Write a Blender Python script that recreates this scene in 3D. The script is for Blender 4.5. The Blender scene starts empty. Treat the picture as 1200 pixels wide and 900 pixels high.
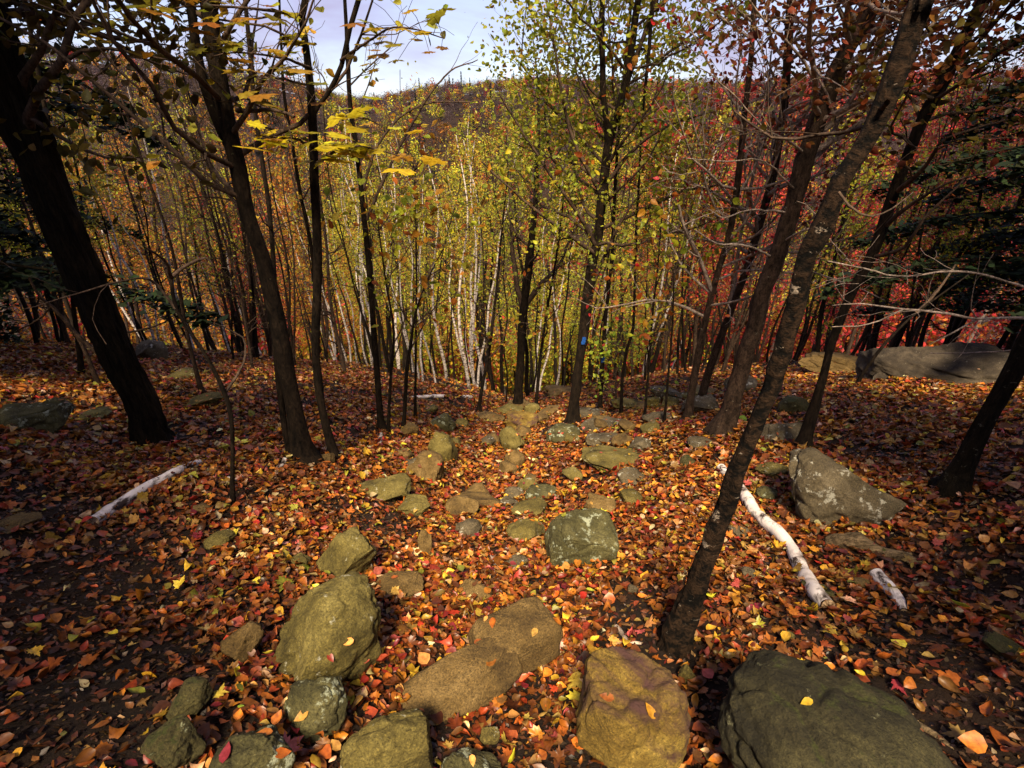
import bpy, bmesh, math, random
import numpy as np
from mathutils import Vector

PI = math.pi
C = bpy.context.scene.collection
RS = np.random.RandomState(7)

# ------------------------------------------------------------------ camera
F_PX, PITCH, CAMZ = 600.0, math.radians(27.0), 1.5
cp, sp = math.cos(PITCH), math.sin(PITCH)
CAM = np.array([0.0, 0.0, CAMZ])


def ray(px, py):
    """direction through a point of the 1200x900 picture, unit depth along the camera axis"""
    a, b = (px - 600) / F_PX, (450 - py) / F_PX
    return np.array([a, cp + sp * b, -sp + cp * b])


# ------------------------------------------------------------------ noise
def _hash(ix, iy, iz, seed):
    h = (ix * 374761393 + iy * 668265263 + iz * 2147483647 + seed * 974711) & 0xFFFFFFFF
    h = ((h ^ (h >> 13)) * 1274126177) & 0xFFFFFFFF
    h = ((h ^ (h >> 16)) * 2246822519) & 0xFFFFFFFF
    return ((h ^ (h >> 15)) & 0xFFFFFF).astype(np.float64) / 0xFFFFFF


def vnoise(P, seed=0):
    P = np.asarray(P, float)
    i = np.floor(P).astype(np.int64)
    f = P - i
    f = f * f * f * (f * (f * 6 - 15) + 10)
    r = 0
    for dx in (0, 1):
        wx = f[:, 0] if dx else 1 - f[:, 0]
        for dy in (0, 1):
            wy = f[:, 1] if dy else 1 - f[:, 1]
            for dz in (0, 1):
                wz = f[:, 2] if dz else 1 - f[:, 2]
                r = r + wx * wy * wz * _hash(i[:, 0] + dx, i[:, 1] + dy, i[:, 2] + dz, seed)
    return r * 2 - 1


def fbm(P, seed=0, octaves=4, gain=0.5):
    P = np.asarray(P, float)
    r, a, s = 0, 1.0, 1.0
    for o in range(octaves):
        r = r + a * vnoise(P * s, seed + o * 17)
        a *= gain
        s *= 2.03
    return r


# ------------------------------------------------------------------ terrain
def softplus(v):
    return np.where(v > 30, v, np.log1p(np.exp(np.minimum(v, 30))))


def H(x, y, detail=True):
    x = np.asarray(x, float)
    y = np.asarray(y, float)
    near = -0.38 * y - 0.25 * 3.0 * softplus((y - 12.5) / 3.0)
    ax = np.sqrt(x * x + 0.36) - 0.6
    rise = np.where(x < 0, 1.5, 1.15) * (1 - np.exp(-np.maximum(ax, 0) / 4.0))
    near = near + rise - 0.08 * np.exp(-(x / 0.8) ** 2) + 0.004 * np.abs(x)
    d = np.sqrt(x * x + y * y) + 1e-6
    az = x / d
    ridge = 20 + 20 * np.exp(-((az + 0.60) / 0.17) ** 2) - 9 * np.exp(-((az + 0.24) / 0.09) ** 2) + 5 * np.exp(-((az - 0.1) / 0.3) ** 2) + 1.6 * np.sin(az * 13 + 1.0) + 1.2 * np.sin(az * 29) + 10 * np.clip(az - 0.3, 0, 1)
    ff = np.clip((d - 105) * 0.30 - 68, None, 1e9)
    far = ridge - 8 * softplus((ridge - ff) / 8)
    far = np.where(y > -20, far, -400)
    k = 6.0
    z = np.maximum(near, far) + np.where(np.abs(near - far) < 40, k * np.log1p(np.exp(-np.abs(near - far) / k)), 0)
    if detail:
        P = np.stack([x.ravel(), y.ravel(), np.zeros(x.size)], 1)
        m = (0.10 * fbm(P * 0.55, 3, 3) + 0.03 * fbm(P * 2.3, 5, 3)).reshape(x.shape)
        z = z + m
    return z


def H1(x, y):
    return float(H(np.array([x]), np.array([y]))[0])


def hit(px, py, tmax=60):
    """where the ray through a picture point meets the ground"""
    d = ray(px, py)
    t = np.arange(0.5, tmax, 0.02)
    P = CAM + t[:, None] * d
    below = P[:, 2] < H(P[:, 0], P[:, 1])
    k = int(np.argmax(below)) if below.any() else len(t) - 1
    return P[k]


def normal_at(x, y, e=0.15):
    zx = (H(x + e, y) - H(x - e, y)) / (2 * e)
    zy = (H(x, y + e) - H(x, y - e)) / (2 * e)
    n = np.stack([-zx, -zy, np.ones_like(zx)], -1)
    return n / np.linalg.norm(n, axis=-1, keepdims=True)


# ------------------------------------------------------------------ mesh buffer
class Buf:
    def __init__(s):
        s.V, s.T, s.Q, s.C, s.n = [], [], [], [], 0

    def add(s, V, tris=None, quads=None, col=None):
        V = np.asarray(V, float).reshape(-1, 3)
        if tris is not None and len(tris):
            s.T.append(np.asarray(tris, np.int64).reshape(-1, 3) + s.n)
        if quads is not None and len(quads):
            s.Q.append(np.asarray(quads, np.int64).reshape(-1, 4) + s.n)
        if col is None:
            col = np.ones((len(V), 3)) * 0.5
        s.C.append(np.broadcast_to(np.asarray(col, float), (len(V), 3)))
        s.V.append(V)
        s.n += len(V)

    def mesh(s, name, mats, smooth=True, origin=None):
        V = np.concatenate(s.V) if s.V else np.zeros((0, 3))
        if origin is not None:
            V = V - np.asarray(origin)
        me = bpy.data.meshes.new(name)
        T = np.concatenate(s.T).ravel() if s.T else np.zeros(0, np.int64)
        Q = np.concatenate(s.Q).ravel() if s.Q else np.zeros(0, np.int64)
        L = np.concatenate([T, Q]).astype(np.int32)
        nt, nq = len(T) // 3, len(Q) // 4
        st = np.concatenate([np.arange(nt) * 3, nt * 3 + np.arange(nq) * 4]).astype(np.int32)
        me.vertices.add(len(V))
        me.vertices.foreach_set('co', V.astype(np.float32).ravel())
        me.loops.add(len(L))
        me.loops.foreach_set('vertex_index', L)
        me.polygons.add(nt + nq)
        me.polygons.foreach_set('loop_start', st)
        me.polygons.foreach_set('use_smooth', np.full(nt + nq, smooth, dtype=bool))
        a = me.attributes.new('tint', 'FLOAT_COLOR', 'POINT')
        c = np.concatenate(s.C) if s.C else np.zeros((0, 3))
        a.data.foreach_set('color', np.concatenate([c, np.ones((len(c), 1))], 1).astype(np.float32).ravel())
        me.update(calc_edges=True)
        for m in (mats if isinstance(mats, (list, tuple)) else [mats]):
            me.materials.append(m)
        return me

    def build(s, name, mats, parent=None, smooth=True, origin=None):
        me = s.mesh(name, mats, smooth, origin)
        o = bpy.data.objects.new(name, me)
        C.objects.link(o)
        if parent is not None:
            o.parent = parent
        elif origin is not None:
            o.location = origin
        return o


def tag(o, label=None, cat=None, group=None, kind=None):
    if label: o['label'] = label
    if cat: o['category'] = cat
    if group: o['group'] = group
    if kind: o['kind'] = kind
    return o


def empty(name, loc, label, cat, group=None):
    o = bpy.data.objects.new(name, None)
    o.empty_display_size = 0.2
    o.location = loc
    C.objects.link(o)
    return tag(o, label, cat, group)


# ------------------------------------------------------------------ tubes and branches
_quadcache = {}


def tube(buf, P, R, n=6, col=None, rough=0.0, seed=0, freq=(9, 9, 2.2), cap=False):
    P = np.asarray(P, float)
    R = np.asarray(R, float)
    m = len(P)
    T = np.gradient(P, axis=0)
    T /= np.linalg.norm(T, axis=1, keepdims=True) + 1e-9
    ref = np.array([0, 1.0, 0]) if abs(T[:, 1]).mean() < 0.8 else np.array([0, 0, 1.0])
    U = np.cross(T, ref)
    U /= np.linalg.norm(U, axis=1, keepdims=True) + 1e-9
    W = np.cross(U, T)
    a = np.linspace(0, 2 * PI, n, endpoint=False)
    ring = (np.cos(a)[None, :, None] * U[:, None, :] + np.sin(a)[None, :, None] * W[:, None, :])
    V = P[:, None, :] + R[:, None, None] * ring
    V = V.reshape(-1, 3)
    if rough:
        q = (ring * R[:, None, None]).reshape(-1, 3)
        s = np.repeat(np.concatenate([[0], np.cumsum(np.linalg.norm(np.diff(P, axis=0), axis=1))]), n)
        N3 = np.stack([q[:, 0] * freq[0], q[:, 1] * freq[1] + q[:, 2] * 2, s * freq[2]], 1)
        disp = rough * fbm(N3 + seed * 7.7, seed, 3, 0.6) * np.repeat(R, n)
        V = V + disp[:, None] * ring.reshape(-1, 3)
    key = (m, n)
    if key not in _quadcache:
        i = np.arange(m - 1)[:, None] * n
        j = np.arange(n)[None, :]
        k = (j + 1) % n
        _quadcache[key] = np.stack([i + j, i + k, i + n + k, i + n + j], -1).reshape(-1, 4)
    Q = _quadcache[key]
    tris = None
    if cap:
        V = np.concatenate([V, P[:1], P[-1:]])
        j = np.arange(n)
        k = (j + 1) % n
        tris = np.concatenate([np.stack([k, j, np.full(n, m * n)], 1), np.stack([(m - 1) * n + j, (m - 1) * n + k, np.full(n, m * n + 1)], 1)])
    buf.add(V, tris, Q, col)


def smooth_path(P, R, step):
    """resample a polyline with a Catmull-Rom spline"""
    P = np.asarray(P, float)
    R = np.asarray(R, float)
    A = np.concatenate([P, R[:, None]], 1)
    A = np.concatenate([2 * A[:1] - A[1:2], A, 2 * A[-1:] - A[-2:-1]])
    out = []
    for i in range(1, len(A) - 2):
        n = max(2, int(np.linalg.norm(A[i + 1, :3] - A[i, :3]) / step))
        t = np.linspace(0, 1, n, endpoint=False)[:, None]
        p0, p1, p2, p3 = A[i - 1], A[i], A[i + 1], A[i + 2]
        out.append(0.5 * (2 * p1 + (p2 - p0) * t + (2 * p0 - 5 * p1 + 4 * p2 - p3) * t ** 2 + (3 * p1 - p0 - 3 * p2 + p3) * t ** 3))
    out.append(A[-2:-1])
    A = np.concatenate(out)
    return A[:, :3], np.maximum(A[:, 3], 0.001)


def unit(v):
    return v / (np.linalg.norm(v) + 1e-9)


def branch(buf, p, d, L, r, depth, rng, tips, up=0.25, wob=0.22, dens=5.0, tipgap=0.09, sides=5, rmin=0.0016, droop=0.0):
    step = max(0.06, min(0.22, L / 5))
    n = max(3, int(L / step))
    P, R = [p], [r]
    for i in range(n):
        t = (i + 1) / n
        d = unit(d + rng.normal(0, wob, 3) + np.array([0, 0, up * step * 1.5 - droop * t * step]))
        p = p + d * step
        P.append(p)
        R.append(max(rmin, r * (1 - 0.8 * t)))
        if depth <= 1 and rng.rand() < step / tipgap:
            tips.append((p, d))
    tube(buf, P, R, sides if r > 0.004 else 3)
    tips.append((p, d))
    if depth > 0:
        k = max(2, int(L * dens * (0.8 + 0.4 * rng.rand())))
        for i in range(k):
            t = 0.18 + 0.8 * (i + rng.rand()) / k
            j = min(n - 1, int(t * n))
            a = np.asarray(P[j])
            dd = unit(np.asarray(P[j + 1]) - a)
            q = unit(np.cross(dd, rng.normal(0, 1, 3)))
            ang = rng.uniform(0.5, 1.05)
            d2 = unit(dd * math.cos(ang) + q * math.sin(ang))
            branch(buf, a, d2, L * rng.uniform(0.28, 0.55) * (1.1 - 0.5 * t), max(rmin, R[j] * 0.55), depth - 1, rng, tips, up, wob, dens, tipgap, sides - 1 if sides > 3 else 3, rmin, droop)


# ------------------------------------------------------------------ leaf shapes
def oval_leaf(w=0.55, curl=0.25, fold=0.15, bend=0.3):
    ys = np.array([0, .16, .42, .72, 1.0])
    ws = np.array([0, .36, .5, .32, 0]) * w
    V = [(0, y, 0) for y in ys]
    for s in (-1, 1):
        V += [(s * ws[i], ys[i] - 0.02, 0) for i in (1, 2, 3)]
    V = np.array(V, float)
    V[:, 1] -= 0.45
    V[:, 2] = fold * np.abs(V[:, 0]) * 2 + curl * (V[:, 0] ** 2) * 2 + bend * (V[:, 1]) ** 2
    l, r = 5, 8
    T = [(0, 1, l), (1, 2, l + 1), (1, l + 1, l), (2, 3, l + 2), (2, l + 2, l + 1), (3, 4, l + 2),
         (0, r, 1), (1, r + 1, 2), (1, r, r + 1), (2, r + 2, 3), (2, r + 1, r + 2), (3, r + 2, 4)]
    return V, np.array(T)


def maple_leaf(curl=0.3, bend=0.2, seed=0):
    r = np.random.RandomState(seed)
    half = [(0.0, -.42), (.10, -.40), (.30, -.46), (.27, -.30), (.52, -.22), (.42, -.08), (.62, .14), (.40, .12), (.36, .22), (.17, .12), (.20, .36), (.11, .36), (0, .62)]
    pts = half + [(-x, y) for x, y in half[-2:0:-1]]
    V = np.array([(0, -.12, 0)] + [(x * 0.85, y, 0) for x, y in pts], float)
    V[1:, :2] *= 1 + r.normal(0, .05, (len(V) - 1, 1))
    rad = np.hypot(V[:, 0], V[:, 1])
    an = np.arctan2(V[:, 1], V[:, 0])
    V[:, 2] = curl * rad ** 2 * (0.6 + 0.9 * np.sin(2 * an + r.rand() * 6)) + bend * np.abs(V[:, 0]) + r.normal(0, .025, len(V))
    n = len(pts)
    T = [(0, 1 + i, 1 + (i + 1) % n) for i in range(n)]
    return V, np.array(T)


def small_leaf():
    V = np.array([(0, -.5, 0), (.28, -.05, .06), (0, .5, .02), (-.28, -.05, .06)])
    return V, np.array([(0, 1, 2), (0, 2, 3)])


def frames(N, spin):
    N = N / np.linalg.norm(N, axis=1, keepdims=True)
    ref = np.where(np.abs(N[:, :1]) > 0.9, np.array([[0, 1.0, 0]]), np.array([[1.0, 0, 0]]))
    U = np.cross(N, ref)
    U /= np.linalg.norm(U, axis=1, keepdims=True)
    W = np.cross(N, U)
    c, s = np.cos(spin)[:, None], np.sin(spin)[:, None]
    A, B = c * U + s * W, -s * U + c * W
    return np.stack([A, B, N], -1)          # columns


def put_leaves(buf, tmpl, pos, Rm, size, col):
    V, T = tmpl
    n = len(V)
    W = np.einsum('nij,vj->nvi', Rm, V) * size[:, None, None] + pos[:, None, :]
    F = T[None] + (np.arange(len(pos)) * n)[:, None, None]
    buf.add(W.reshape(-1, 3), F.reshape(-1, 3), None, np.repeat(col, n, 0))


def pick(pal, n, rng, jit=0.25):
    w = np.array([p[3] for p in pal], float)
    k = rng.choice(len(pal), n, p=w / w.sum())
    c = np.array([p[:3] for p in pal])[k]
    return np.clip(c * np.exp(rng.normal(0, jit, (n, 1))) * np.exp(rng.normal(0, jit * 0.3, (n, 3))), 0.004, 0.85)


OVALS = [oval_leaf(.6, .2, .1, .2), oval_leaf(.7, .6, .2, .5), oval_leaf(.5, -.3, -.2, -.5), oval_leaf(.75, .9, .1, -.4), oval_leaf(.62, .1, .35, .8)]
CURLED = OVALS + [oval_leaf(.55, 1.6, .3, 1.1), oval_leaf(.8, -1.0, -.3, 1.0), oval_leaf(.42, .8, .5, -1.0), oval_leaf(.9, .3, .1, .1)]
MAPLES = [maple_leaf(.3, .2, 1), maple_leaf(-.5, .1, 2), maple_leaf(.7, -.3, 3), maple_leaf(.1, .5, 4)]
FLATMAPLE = [maple_leaf(.12, -.08, 5), maple_leaf(-.15, -.15, 6)]
SMALL = [small_leaf()]


def leaves_at(buf, tips, kind, size, pal, rng, n_per=1, spread=0.05, flat=0.5, keep=1.0):
    if not tips:
        return
    P = np.array([t[0] for t in tips])
    P = np.repeat(P, n_per, 0)
    P = P[rng.rand(len(P)) < keep]
    if not len(P):
        return
    P = P + rng.normal(0, spread, P.shape)
    N = rng.normal(0, 1, P.shape) * (1 - flat) + np.array([0, -0.1, 1.0]) * flat
    for i, tm in enumerate(kind):
        m = np.arange(len(P)) % len(kind) == i
        if not m.any():
            continue
        k = int(m.sum())
        put_leaves(buf, tm, P[m], frames(N[m], rng.uniform(0, 2 * PI, k)), size * rng.uniform(.6, 1.25, k), pick(pal, k, rng))


# ------------------------------------------------------------------ materials
def newmat(name):
    m = bpy.data.materials.new(name)
    m.use_nodes = True
    nt = m.node_tree
    nt.nodes.clear()
    return m, nt


def N(nt, t, **kw):
    n = nt.nodes.new(t)
    for k, v in kw.items():
        if k in n.inputs.keys():
            n.inputs[k].default_value = v
        else:
            setattr(n, k, v)
    return n


def ramp(nt, fac, stops, interp='LINEAR'):
    r = nt.nodes.new('ShaderNodeValToRGB')
    r.color_ramp.interpolation = interp
    e = r.color_ramp.elements
    while len(e) < len(stops):
        e.new(0.5)
    for k, (p, c) in enumerate(stops):
        e[k].position = p
        e[k].color = (*c, 1) if len(c) == 3 else c
    nt.links.new(fac, r.inputs[0])
    return r.outputs[0]


def noise(nt, vec, scale, detail=5, rough=0.6, dist=0.0):
    n = N(nt, 'ShaderNodeTexNoise', Scale=scale, Detail=detail, Roughness=rough, Distortion=dist)
    nt.links.new(vec, n.inputs['Vector'])
    return n.outputs['Fac']


def mapped(nt, coord, scale):
    m = N(nt, 'ShaderNodeMapping')
    m.inputs['Scale'].default_value = scale
    nt.links.new(coord, m.inputs['Vector'])
    return m.outputs['Vector']


def mix(nt, fac, a, b, mode='MIX'):
    m = nt.nodes.new('ShaderNodeMix')
    m.data_type = 'RGBA'
    m.blend_type = mode
    for v, s in ((fac, m.inputs[0]), (a, m.inputs[6]), (b, m.inputs[7])):
        if hasattr(v, 'is_linked'):
            nt.links.new(v, s)
        else:
            s.default_value = v if isinstance(v, (int, float)) else (*v, 1)
    return m.outputs[2]


def finish(nt, color, rough=0.8, bump=None, bump_s=0.5, bump_d=0.02, spec=0.3):
    p = N(nt, 'ShaderNodeBsdfPrincipled', Roughness=rough)
    p.inputs['Specular IOR Level'].default_value = spec
    if hasattr(color, 'is_linked'):
        nt.links.new(color, p.inputs['Base Color'])
    else:
        p.inputs['Base Color'].default_value = (*color, 1)
    if bump is not None:
        b = N(nt, 'ShaderNodeBump', Strength=bump_s, Distance=bump_d)
        nt.links.new(bump, b.inputs['Height'])
        nt.links.new(b.outputs[0], p.inputs['Normal'])
    o = N(nt, 'ShaderNodeOutputMaterial')
    nt.links.new(p.outputs[0], o.inputs[0])
    return p, o


def leaf_mat(name, trans=0.45, rough=0.5, spec=0.35, mott=90.0):
    m, nt = newmat(name)
    at = N(nt, 'ShaderNodeAttribute', attribute_name='tint')
    tc = N(nt, 'ShaderNodeTexCoord')
    nf = noise(nt, tc.outputs['Object'], mott, 3, 0.6)
    v = ramp(nt, nf, [(0.3, (0.6, 0.52, 0.45)), (0.7, (1.25, 1.25, 1.2))])
    col = mix(nt, 1.0, at.outputs['Color'], v, 'MULTIPLY')
    p = N(nt, 'ShaderNodeBsdfPrincipled', Roughness=rough)
    p.inputs['Specular IOR Level'].default_value = spec
    nt.links.new(col, p.inputs['Base Color'])
    t = N(nt, 'ShaderNodeBsdfTranslucent')
    nt.links.new(col, t.inputs['Color'])
    s = N(nt, 'ShaderNodeMixShader', Fac=trans)
    nt.links.new(p.outputs[0], s.inputs[1])
    nt.links.new(t.outputs[0], s.inputs[2])
    o = N(nt, 'ShaderNodeOutputMaterial')
    nt.links.new(s.outputs[0], o.inputs[0])
    return m


def bark_mat(name, dark, light, scale=(14, 14, 2.2), lichen=None, bump_d=0.02, amount=0.6, sharp=.16):
    m, nt = newmat(name)
    tc = N(nt, 'ShaderNodeTexCoord')
    v = mapped(nt, tc.outputs['Object'], scale)
    a = noise(nt, v, 2.0, 7, 0.7, 0.5)
    b = noise(nt, tc.outputs['Object'], 6.0, 5, 0.65)
    h = noise(nt, v, 9.0, 4, 0.7)
    col = ramp(nt, a, [(0.5 - sharp, dark), (0.5 + sharp, light)])
    col = mix(nt, 0.8, col, ramp(nt, h, [(0.34, (0.25, 0.25, 0.25)), (0.5, (1, 1, 1)), (0.7, (1.7, 1.6, 1.5))]), 'MULTIPLY')
    col = mix(nt, 0.7, col, ramp(nt, b, [(0.3, (0.4, 0.4, 0.4)), (0.7, (1.4, 1.3, 1.2))]), 'MULTIPLY')
    if lichen:
        c = noise(nt, mapped(nt, tc.outputs['Object'], (1, 1, 1.8)), 9.0, 7, 0.75)
        f = ramp(nt, c, [(amount, (0, 0, 0)), (amount + .03, (1, 1, 1))])
        col = mix(nt, f, col, mix(nt, .6, lichen, ramp(nt, h, [(0.3, (0.3, 0.3, 0.3)), (0.7, (1.2, 1.2, 1.2))]), 'MULTIPLY'))
    ad = N(nt, 'ShaderNodeMath', operation='MULTIPLY_ADD')
    ad.inputs[1].default_value = 0.4
    nt.links.new(h, ad.inputs[0])
    nt.links.new(a, ad.inputs[2])
    finish(nt, col, 0.9, ad.outputs[0], 1.0, bump_d, 0.12)
    return m


def birch_mat(name, white=(0.50, 0.44, 0.42), dark=(0.025, 0.018, 0.016), thr=0.45, zs=11.0):
    m, nt = newmat(name)
    tc = N(nt, 'ShaderNodeTexCoord')
    v = mapped(nt, tc.outputs['Object'], (4, 4, zs))
    a = noise(nt, v, 1.6, 5, 0.65, 0.3)
    b = noise(nt, tc.outputs['Object'], 3.5, 5, 0.65)
    f = ramp(nt, a, [(thr - .05, (0, 0, 0)), (thr + .05, (1, 1, 1))])
    g = ramp(nt, b, [(0.30, (0.25, 0.2, 0.18)), (0.45, (1, 1, 1))])
    w = mix(nt, 0.6, white, ramp(nt, b, [(0.35, (0.45, 0.36, 0.3)), (0.65, white)]))
    col = mix(nt, f, dark, w)
    col = mix(nt, 1.0, col, g, 'MULTIPLY')
    finish(nt, col, 0.7, a, 0.4, 0.006, 0.25)
    return m


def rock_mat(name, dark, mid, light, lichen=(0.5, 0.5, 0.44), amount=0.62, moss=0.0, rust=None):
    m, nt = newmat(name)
    tc = N(nt, 'ShaderNodeTexCoord')
    oi = N(nt, 'ShaderNodeObjectInfo')
    va = N(nt, 'ShaderNodeVectorMath', operation='ADD')
    sc = N(nt, 'ShaderNodeVectorMath', operation='SCALE')
    sc.inputs['Scale'].default_value = 37.0
    cb = N(nt, 'ShaderNodeCombineXYZ')
    for k in range(3):
        nt.links.new(oi.outputs['Random'], cb.inputs[k])
    nt.links.new(cb.outputs[0], sc.inputs[0])
    nt.links.new(tc.outputs['Object'], va.inputs[0])
    nt.links.new(sc.outputs[0], va.inputs[1])
    vec = va.outputs[0]
    a = noise(nt, vec, 5.5, 8, 0.72, 0.0)
    g = noise(nt, vec, 130.0, 5, 0.8)
    col = ramp(nt, a, [(0.28, dark), (0.5, mid), (0.72, light)])
    col = mix(nt, 0.85, col, ramp(nt, g, [(0.36, (0.18, 0.16, 0.13)), (0.47, (.9, .9, .9)), (0.55, (1.05, 1.05, 1.0)), (0.66, (2.1, 2.0, 1.8))]), 'MULTIPLY')
    if rust:
        r = noise(nt, vec, 3.0, 5, 0.7, 0.8)
        col = mix(nt, ramp(nt, r, [(0.5, (0, 0, 0)), (0.62, (1, 1, 1))]), col, rust)
    l = noise(nt, vec, 13.0, 8, 0.74, 0.0)
    f = ramp(nt, l, [(amount, (0, 0, 0)), (amount + 0.035, (1, 1, 1))])
    gl = mix(nt, 0.7, lichen, ramp(nt, g, [(0.3, (0.4, 0.4, 0.4)), (0.7, (1.2, 1.2, 1.2))]), 'MULTIPLY')
    col = mix(nt, f, col, gl)
    if moss:
        ge = N(nt, 'ShaderNodeNewGeometry')
        sx = N(nt, 'ShaderNodeSeparateXYZ')
        nt.links.new(ge.outputs['Normal'], sx.inputs[0])
        mm = N(nt, 'ShaderNodeMath', operation='MULTIPLY')
        nt.links.new(sx.outputs['Z'], mm.inputs[0])
        nt.links.new(noise(nt, vec, 7.0, 6, 0.7), mm.inputs[1])
        f2 = ramp(nt, mm.outputs[0], [(0.5 - moss * .2, (0, 0, 0)), (0.6 - moss * .2, (1, 1, 1))])
        col = mix(nt, f2, col, ramp(nt, g, [(0.3, (0.012, 0.015, 0.004)), (0.7, (0.055, 0.060, 0.012))]))
    ad = N(nt, 'ShaderNodeMath', operation='ADD')
    ml = N(nt, 'ShaderNodeMath', operation='MULTIPLY')
    ml.inputs[1].default_value = 0.22
    nt.links.new(g, ml.inputs[0])
    nt.links.new(a, ad.inputs[0])
    nt.links.new(ml.outputs[0], ad.inputs[1])
    finish(nt, col, 0.82, ad.outputs[0], 1.0, 0.035, 0.25)
    return m


def soil_mat():
    m, nt = newmat('forest_soil')
    tc = N(nt, 'ShaderNodeTexCoord')
    a = noise(nt, tc.outputs['Object'], 1.3, 6, 0.65)
    b = noise(nt, tc.outputs['Object'], 38.0, 6, 0.75)
    c = noise(nt, tc.outputs['Object'], 0.05, 3, 0.6)
    col = ramp(nt, b, [(0.3, (0.004, 0.0025, 0.002)), (0.55, (0.015, 0.008, 0.005)), (0.75, (0.045, 0.024, 0.012))])
    col = mix(nt, ramp(nt, a, [(0.45, (0, 0, 0)), (0.6, (0.7, 0.7, 0.7))]), col, (0.03, 0.014, 0.007))
    finish(nt, col, 0.9, b, 0.9, 0.03, 0.2)
    return m


def flat_mat(name, c1, c2, scale=60, rough=0.7):
    m, nt = newmat(name)
    tc = N(nt, 'ShaderNodeTexCoord')
    a = noise(nt, tc.outputs['Object'], scale, 5, 0.7)
    finish(nt, ramp(nt, a, [(0.35, c1), (0.65, c2)]), rough, a, 0.3, 0.004)
    return m


M = dict(
    soil=soil_mat(),
    litter=leaf_mat('fallen_leaf', 0.28, 0.42, 0.45, 70),
    leaf=leaf_mat('living_leaf', 0.55, 0.5, 0.3, 40),
    needle=leaf_mat('needle_foliage', 0.12, 0.7, 0.15, 12),
    furrow=bark_mat('furrowed_bark', (0.001, 0.0008, 0.0006), (0.034, 0.025, 0.013), (18, 18, 3.0), None, 0.03),
    dark=bark_mat('dark_bark', (0.0015, 0.001, 0.001), (0.027, 0.0185, 0.0125), (14, 14, 5), (0.13, 0.12, 0.07), 0.012, 0.67),
    grey=bark_mat('grey_bark', (0.010, 0.0065, 0.005), (0.080, 0.052, 0.038), (13, 13, 6), (0.32, 0.29, 0.22), 0.010, 0.64),
    pale=bark_mat('pale_twig_bark', (0.15, 0.115, 0.095), (0.44, 0.36, 0.32), (8, 8, 4), None, 0.006),
    twig=bark_mat('twig_bark', (0.03, 0.02, 0.016), (0.11, 0.075, 0.055), (8, 8, 4), None, 0.004),
    birch=birch_mat('white_birch_bark'),
    curl=flat_mat('bark_curl_skin', (0.05, 0.032, 0.022), (0.30, 0.24, 0.19), 40),
    birchlog=birch_mat('fallen_birch_bark', (0.82, 0.75, 0.74), (0.04, 0.025, 0.02), 0.44, 11),
    crust=bark_mat('lichen_crusted_bark', (0.002, 0.0015, 0.001), (0.024, 0.018, 0.011), (16, 16, 5), (0.17, 0.16, 0.12), 0.025, 0.60),
    peel=bark_mat('peeling_bark', (0.002, 0.0015, 0.0012), (0.027, 0.0155, 0.009), (9, 9, 13), (0.24, 0.19, 0.15), 0.02, 0.60, .06),
    wood=flat_mat('broken_wood', (0.10, 0.06, 0.03), (0.38, 0.26, 0.15)),
    rotten=bark_mat('rotten_wood', (0.03, 0.022, 0.012), (0.30, 0.22, 0.13), (3, 26, 26), (0.07, 0.09, 0.02), 0.02, 0.62),
    blaze=flat_mat('blue_trail_paint', (0.006, 0.035, 0.16), (0.012, 0.10, 0.45), 70, 0.7),
    olive=rock_mat('olive_rock', (0.022, 0.017, 0.005), (0.115, 0.090, 0.024), (0.21, 0.170, 0.055), (0.40, 0.38, 0.28), 0.605),
    ochre=rock_mat('ochre_rock', (0.03, 0.018, 0.006), (0.165, 0.105, 0.020), (0.27, 0.19, 0.045), (0.46, 0.40, 0.25), 0.70, 0, (0.065, 0.030, 0.026)),
    tan=rock_mat('tan_rock', (0.028, 0.016, 0.006), (0.125, 0.078, 0.026), (0.22, 0.145, 0.058), (0.46, 0.42, 0.33), 0.70),
    lichen=rock_mat('lichen_rock', (0.013, 0.012, 0.005), (0.065, 0.058, 0.022), (0.135, 0.118, 0.050), (0.32, 0.34, 0.24), 0.565),
    mossy=rock_mat('mossy_rock', (0.014, 0.012, 0.005), (0.055, 0.046, 0.016), (0.11, 0.095, 0.034), (0.28, 0.29, 0.18), 0.62, 0.35),
    darkrock=rock_mat('dark_mossy_rock', (0.006, 0.005, 0.003), (0.026, 0.022, 0.010), (0.072, 0.062, 0.026), (0.13, 0.125, 0.07), 0.64, 0.02),  # dark mossy stone, darkened further to put shade into its colour
    ledge=rock_mat('dark_grey_ledge', (0.010, 0.008, 0.006), (0.045, 0.034, 0.024), (0.10, 0.078, 0.056), (0.26, 0.24, 0.20), 0.63),
    greyrock=rock_mat('grey_rock', (0.022, 0.017, 0.010), (0.088, 0.068, 0.040), (0.175, 0.140, 0.090), (0.42, 0.40, 0.33), 0.58),
)

# ------------------------------------------------------------------ ground, one sheet to the horizon
def lines(parts):
    return np.unique(np.round(np.concatenate([np.arange(a, b, s) for a, b, s in parts]), 4))


gx = lines([(-900, -120, 30), (-120, -30, 6), (-30, -10, 1.0), (-10, 10, 0.11), (10, 30, 1.0), (30, 120, 6), (120, 930, 30)])
gy = lines([(-120, -10, 8), (-10, -1, 0.6), (-1, 14, 0.11), (14, 30, 0.8), (30, 140, 4), (140, 900, 12)])
X, Y = np.meshgrid(gx, gy)
Z = H(X, Y)
b = Buf()
nx, ny = len(gx), len(gy)
i = np.arange(ny - 1)[:, None] * nx
j = np.arange(nx - 1)[None, :]
b.add(np.stack([X, Y, Z], -1), None, np.stack([i + j, i + j + 1, i + nx + j + 1, i + nx + j], -1))
tag(b.build('ground', M['soil']), kind='structure')

# ------------------------------------------------------------------ rocks
_ico = {}


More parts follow.
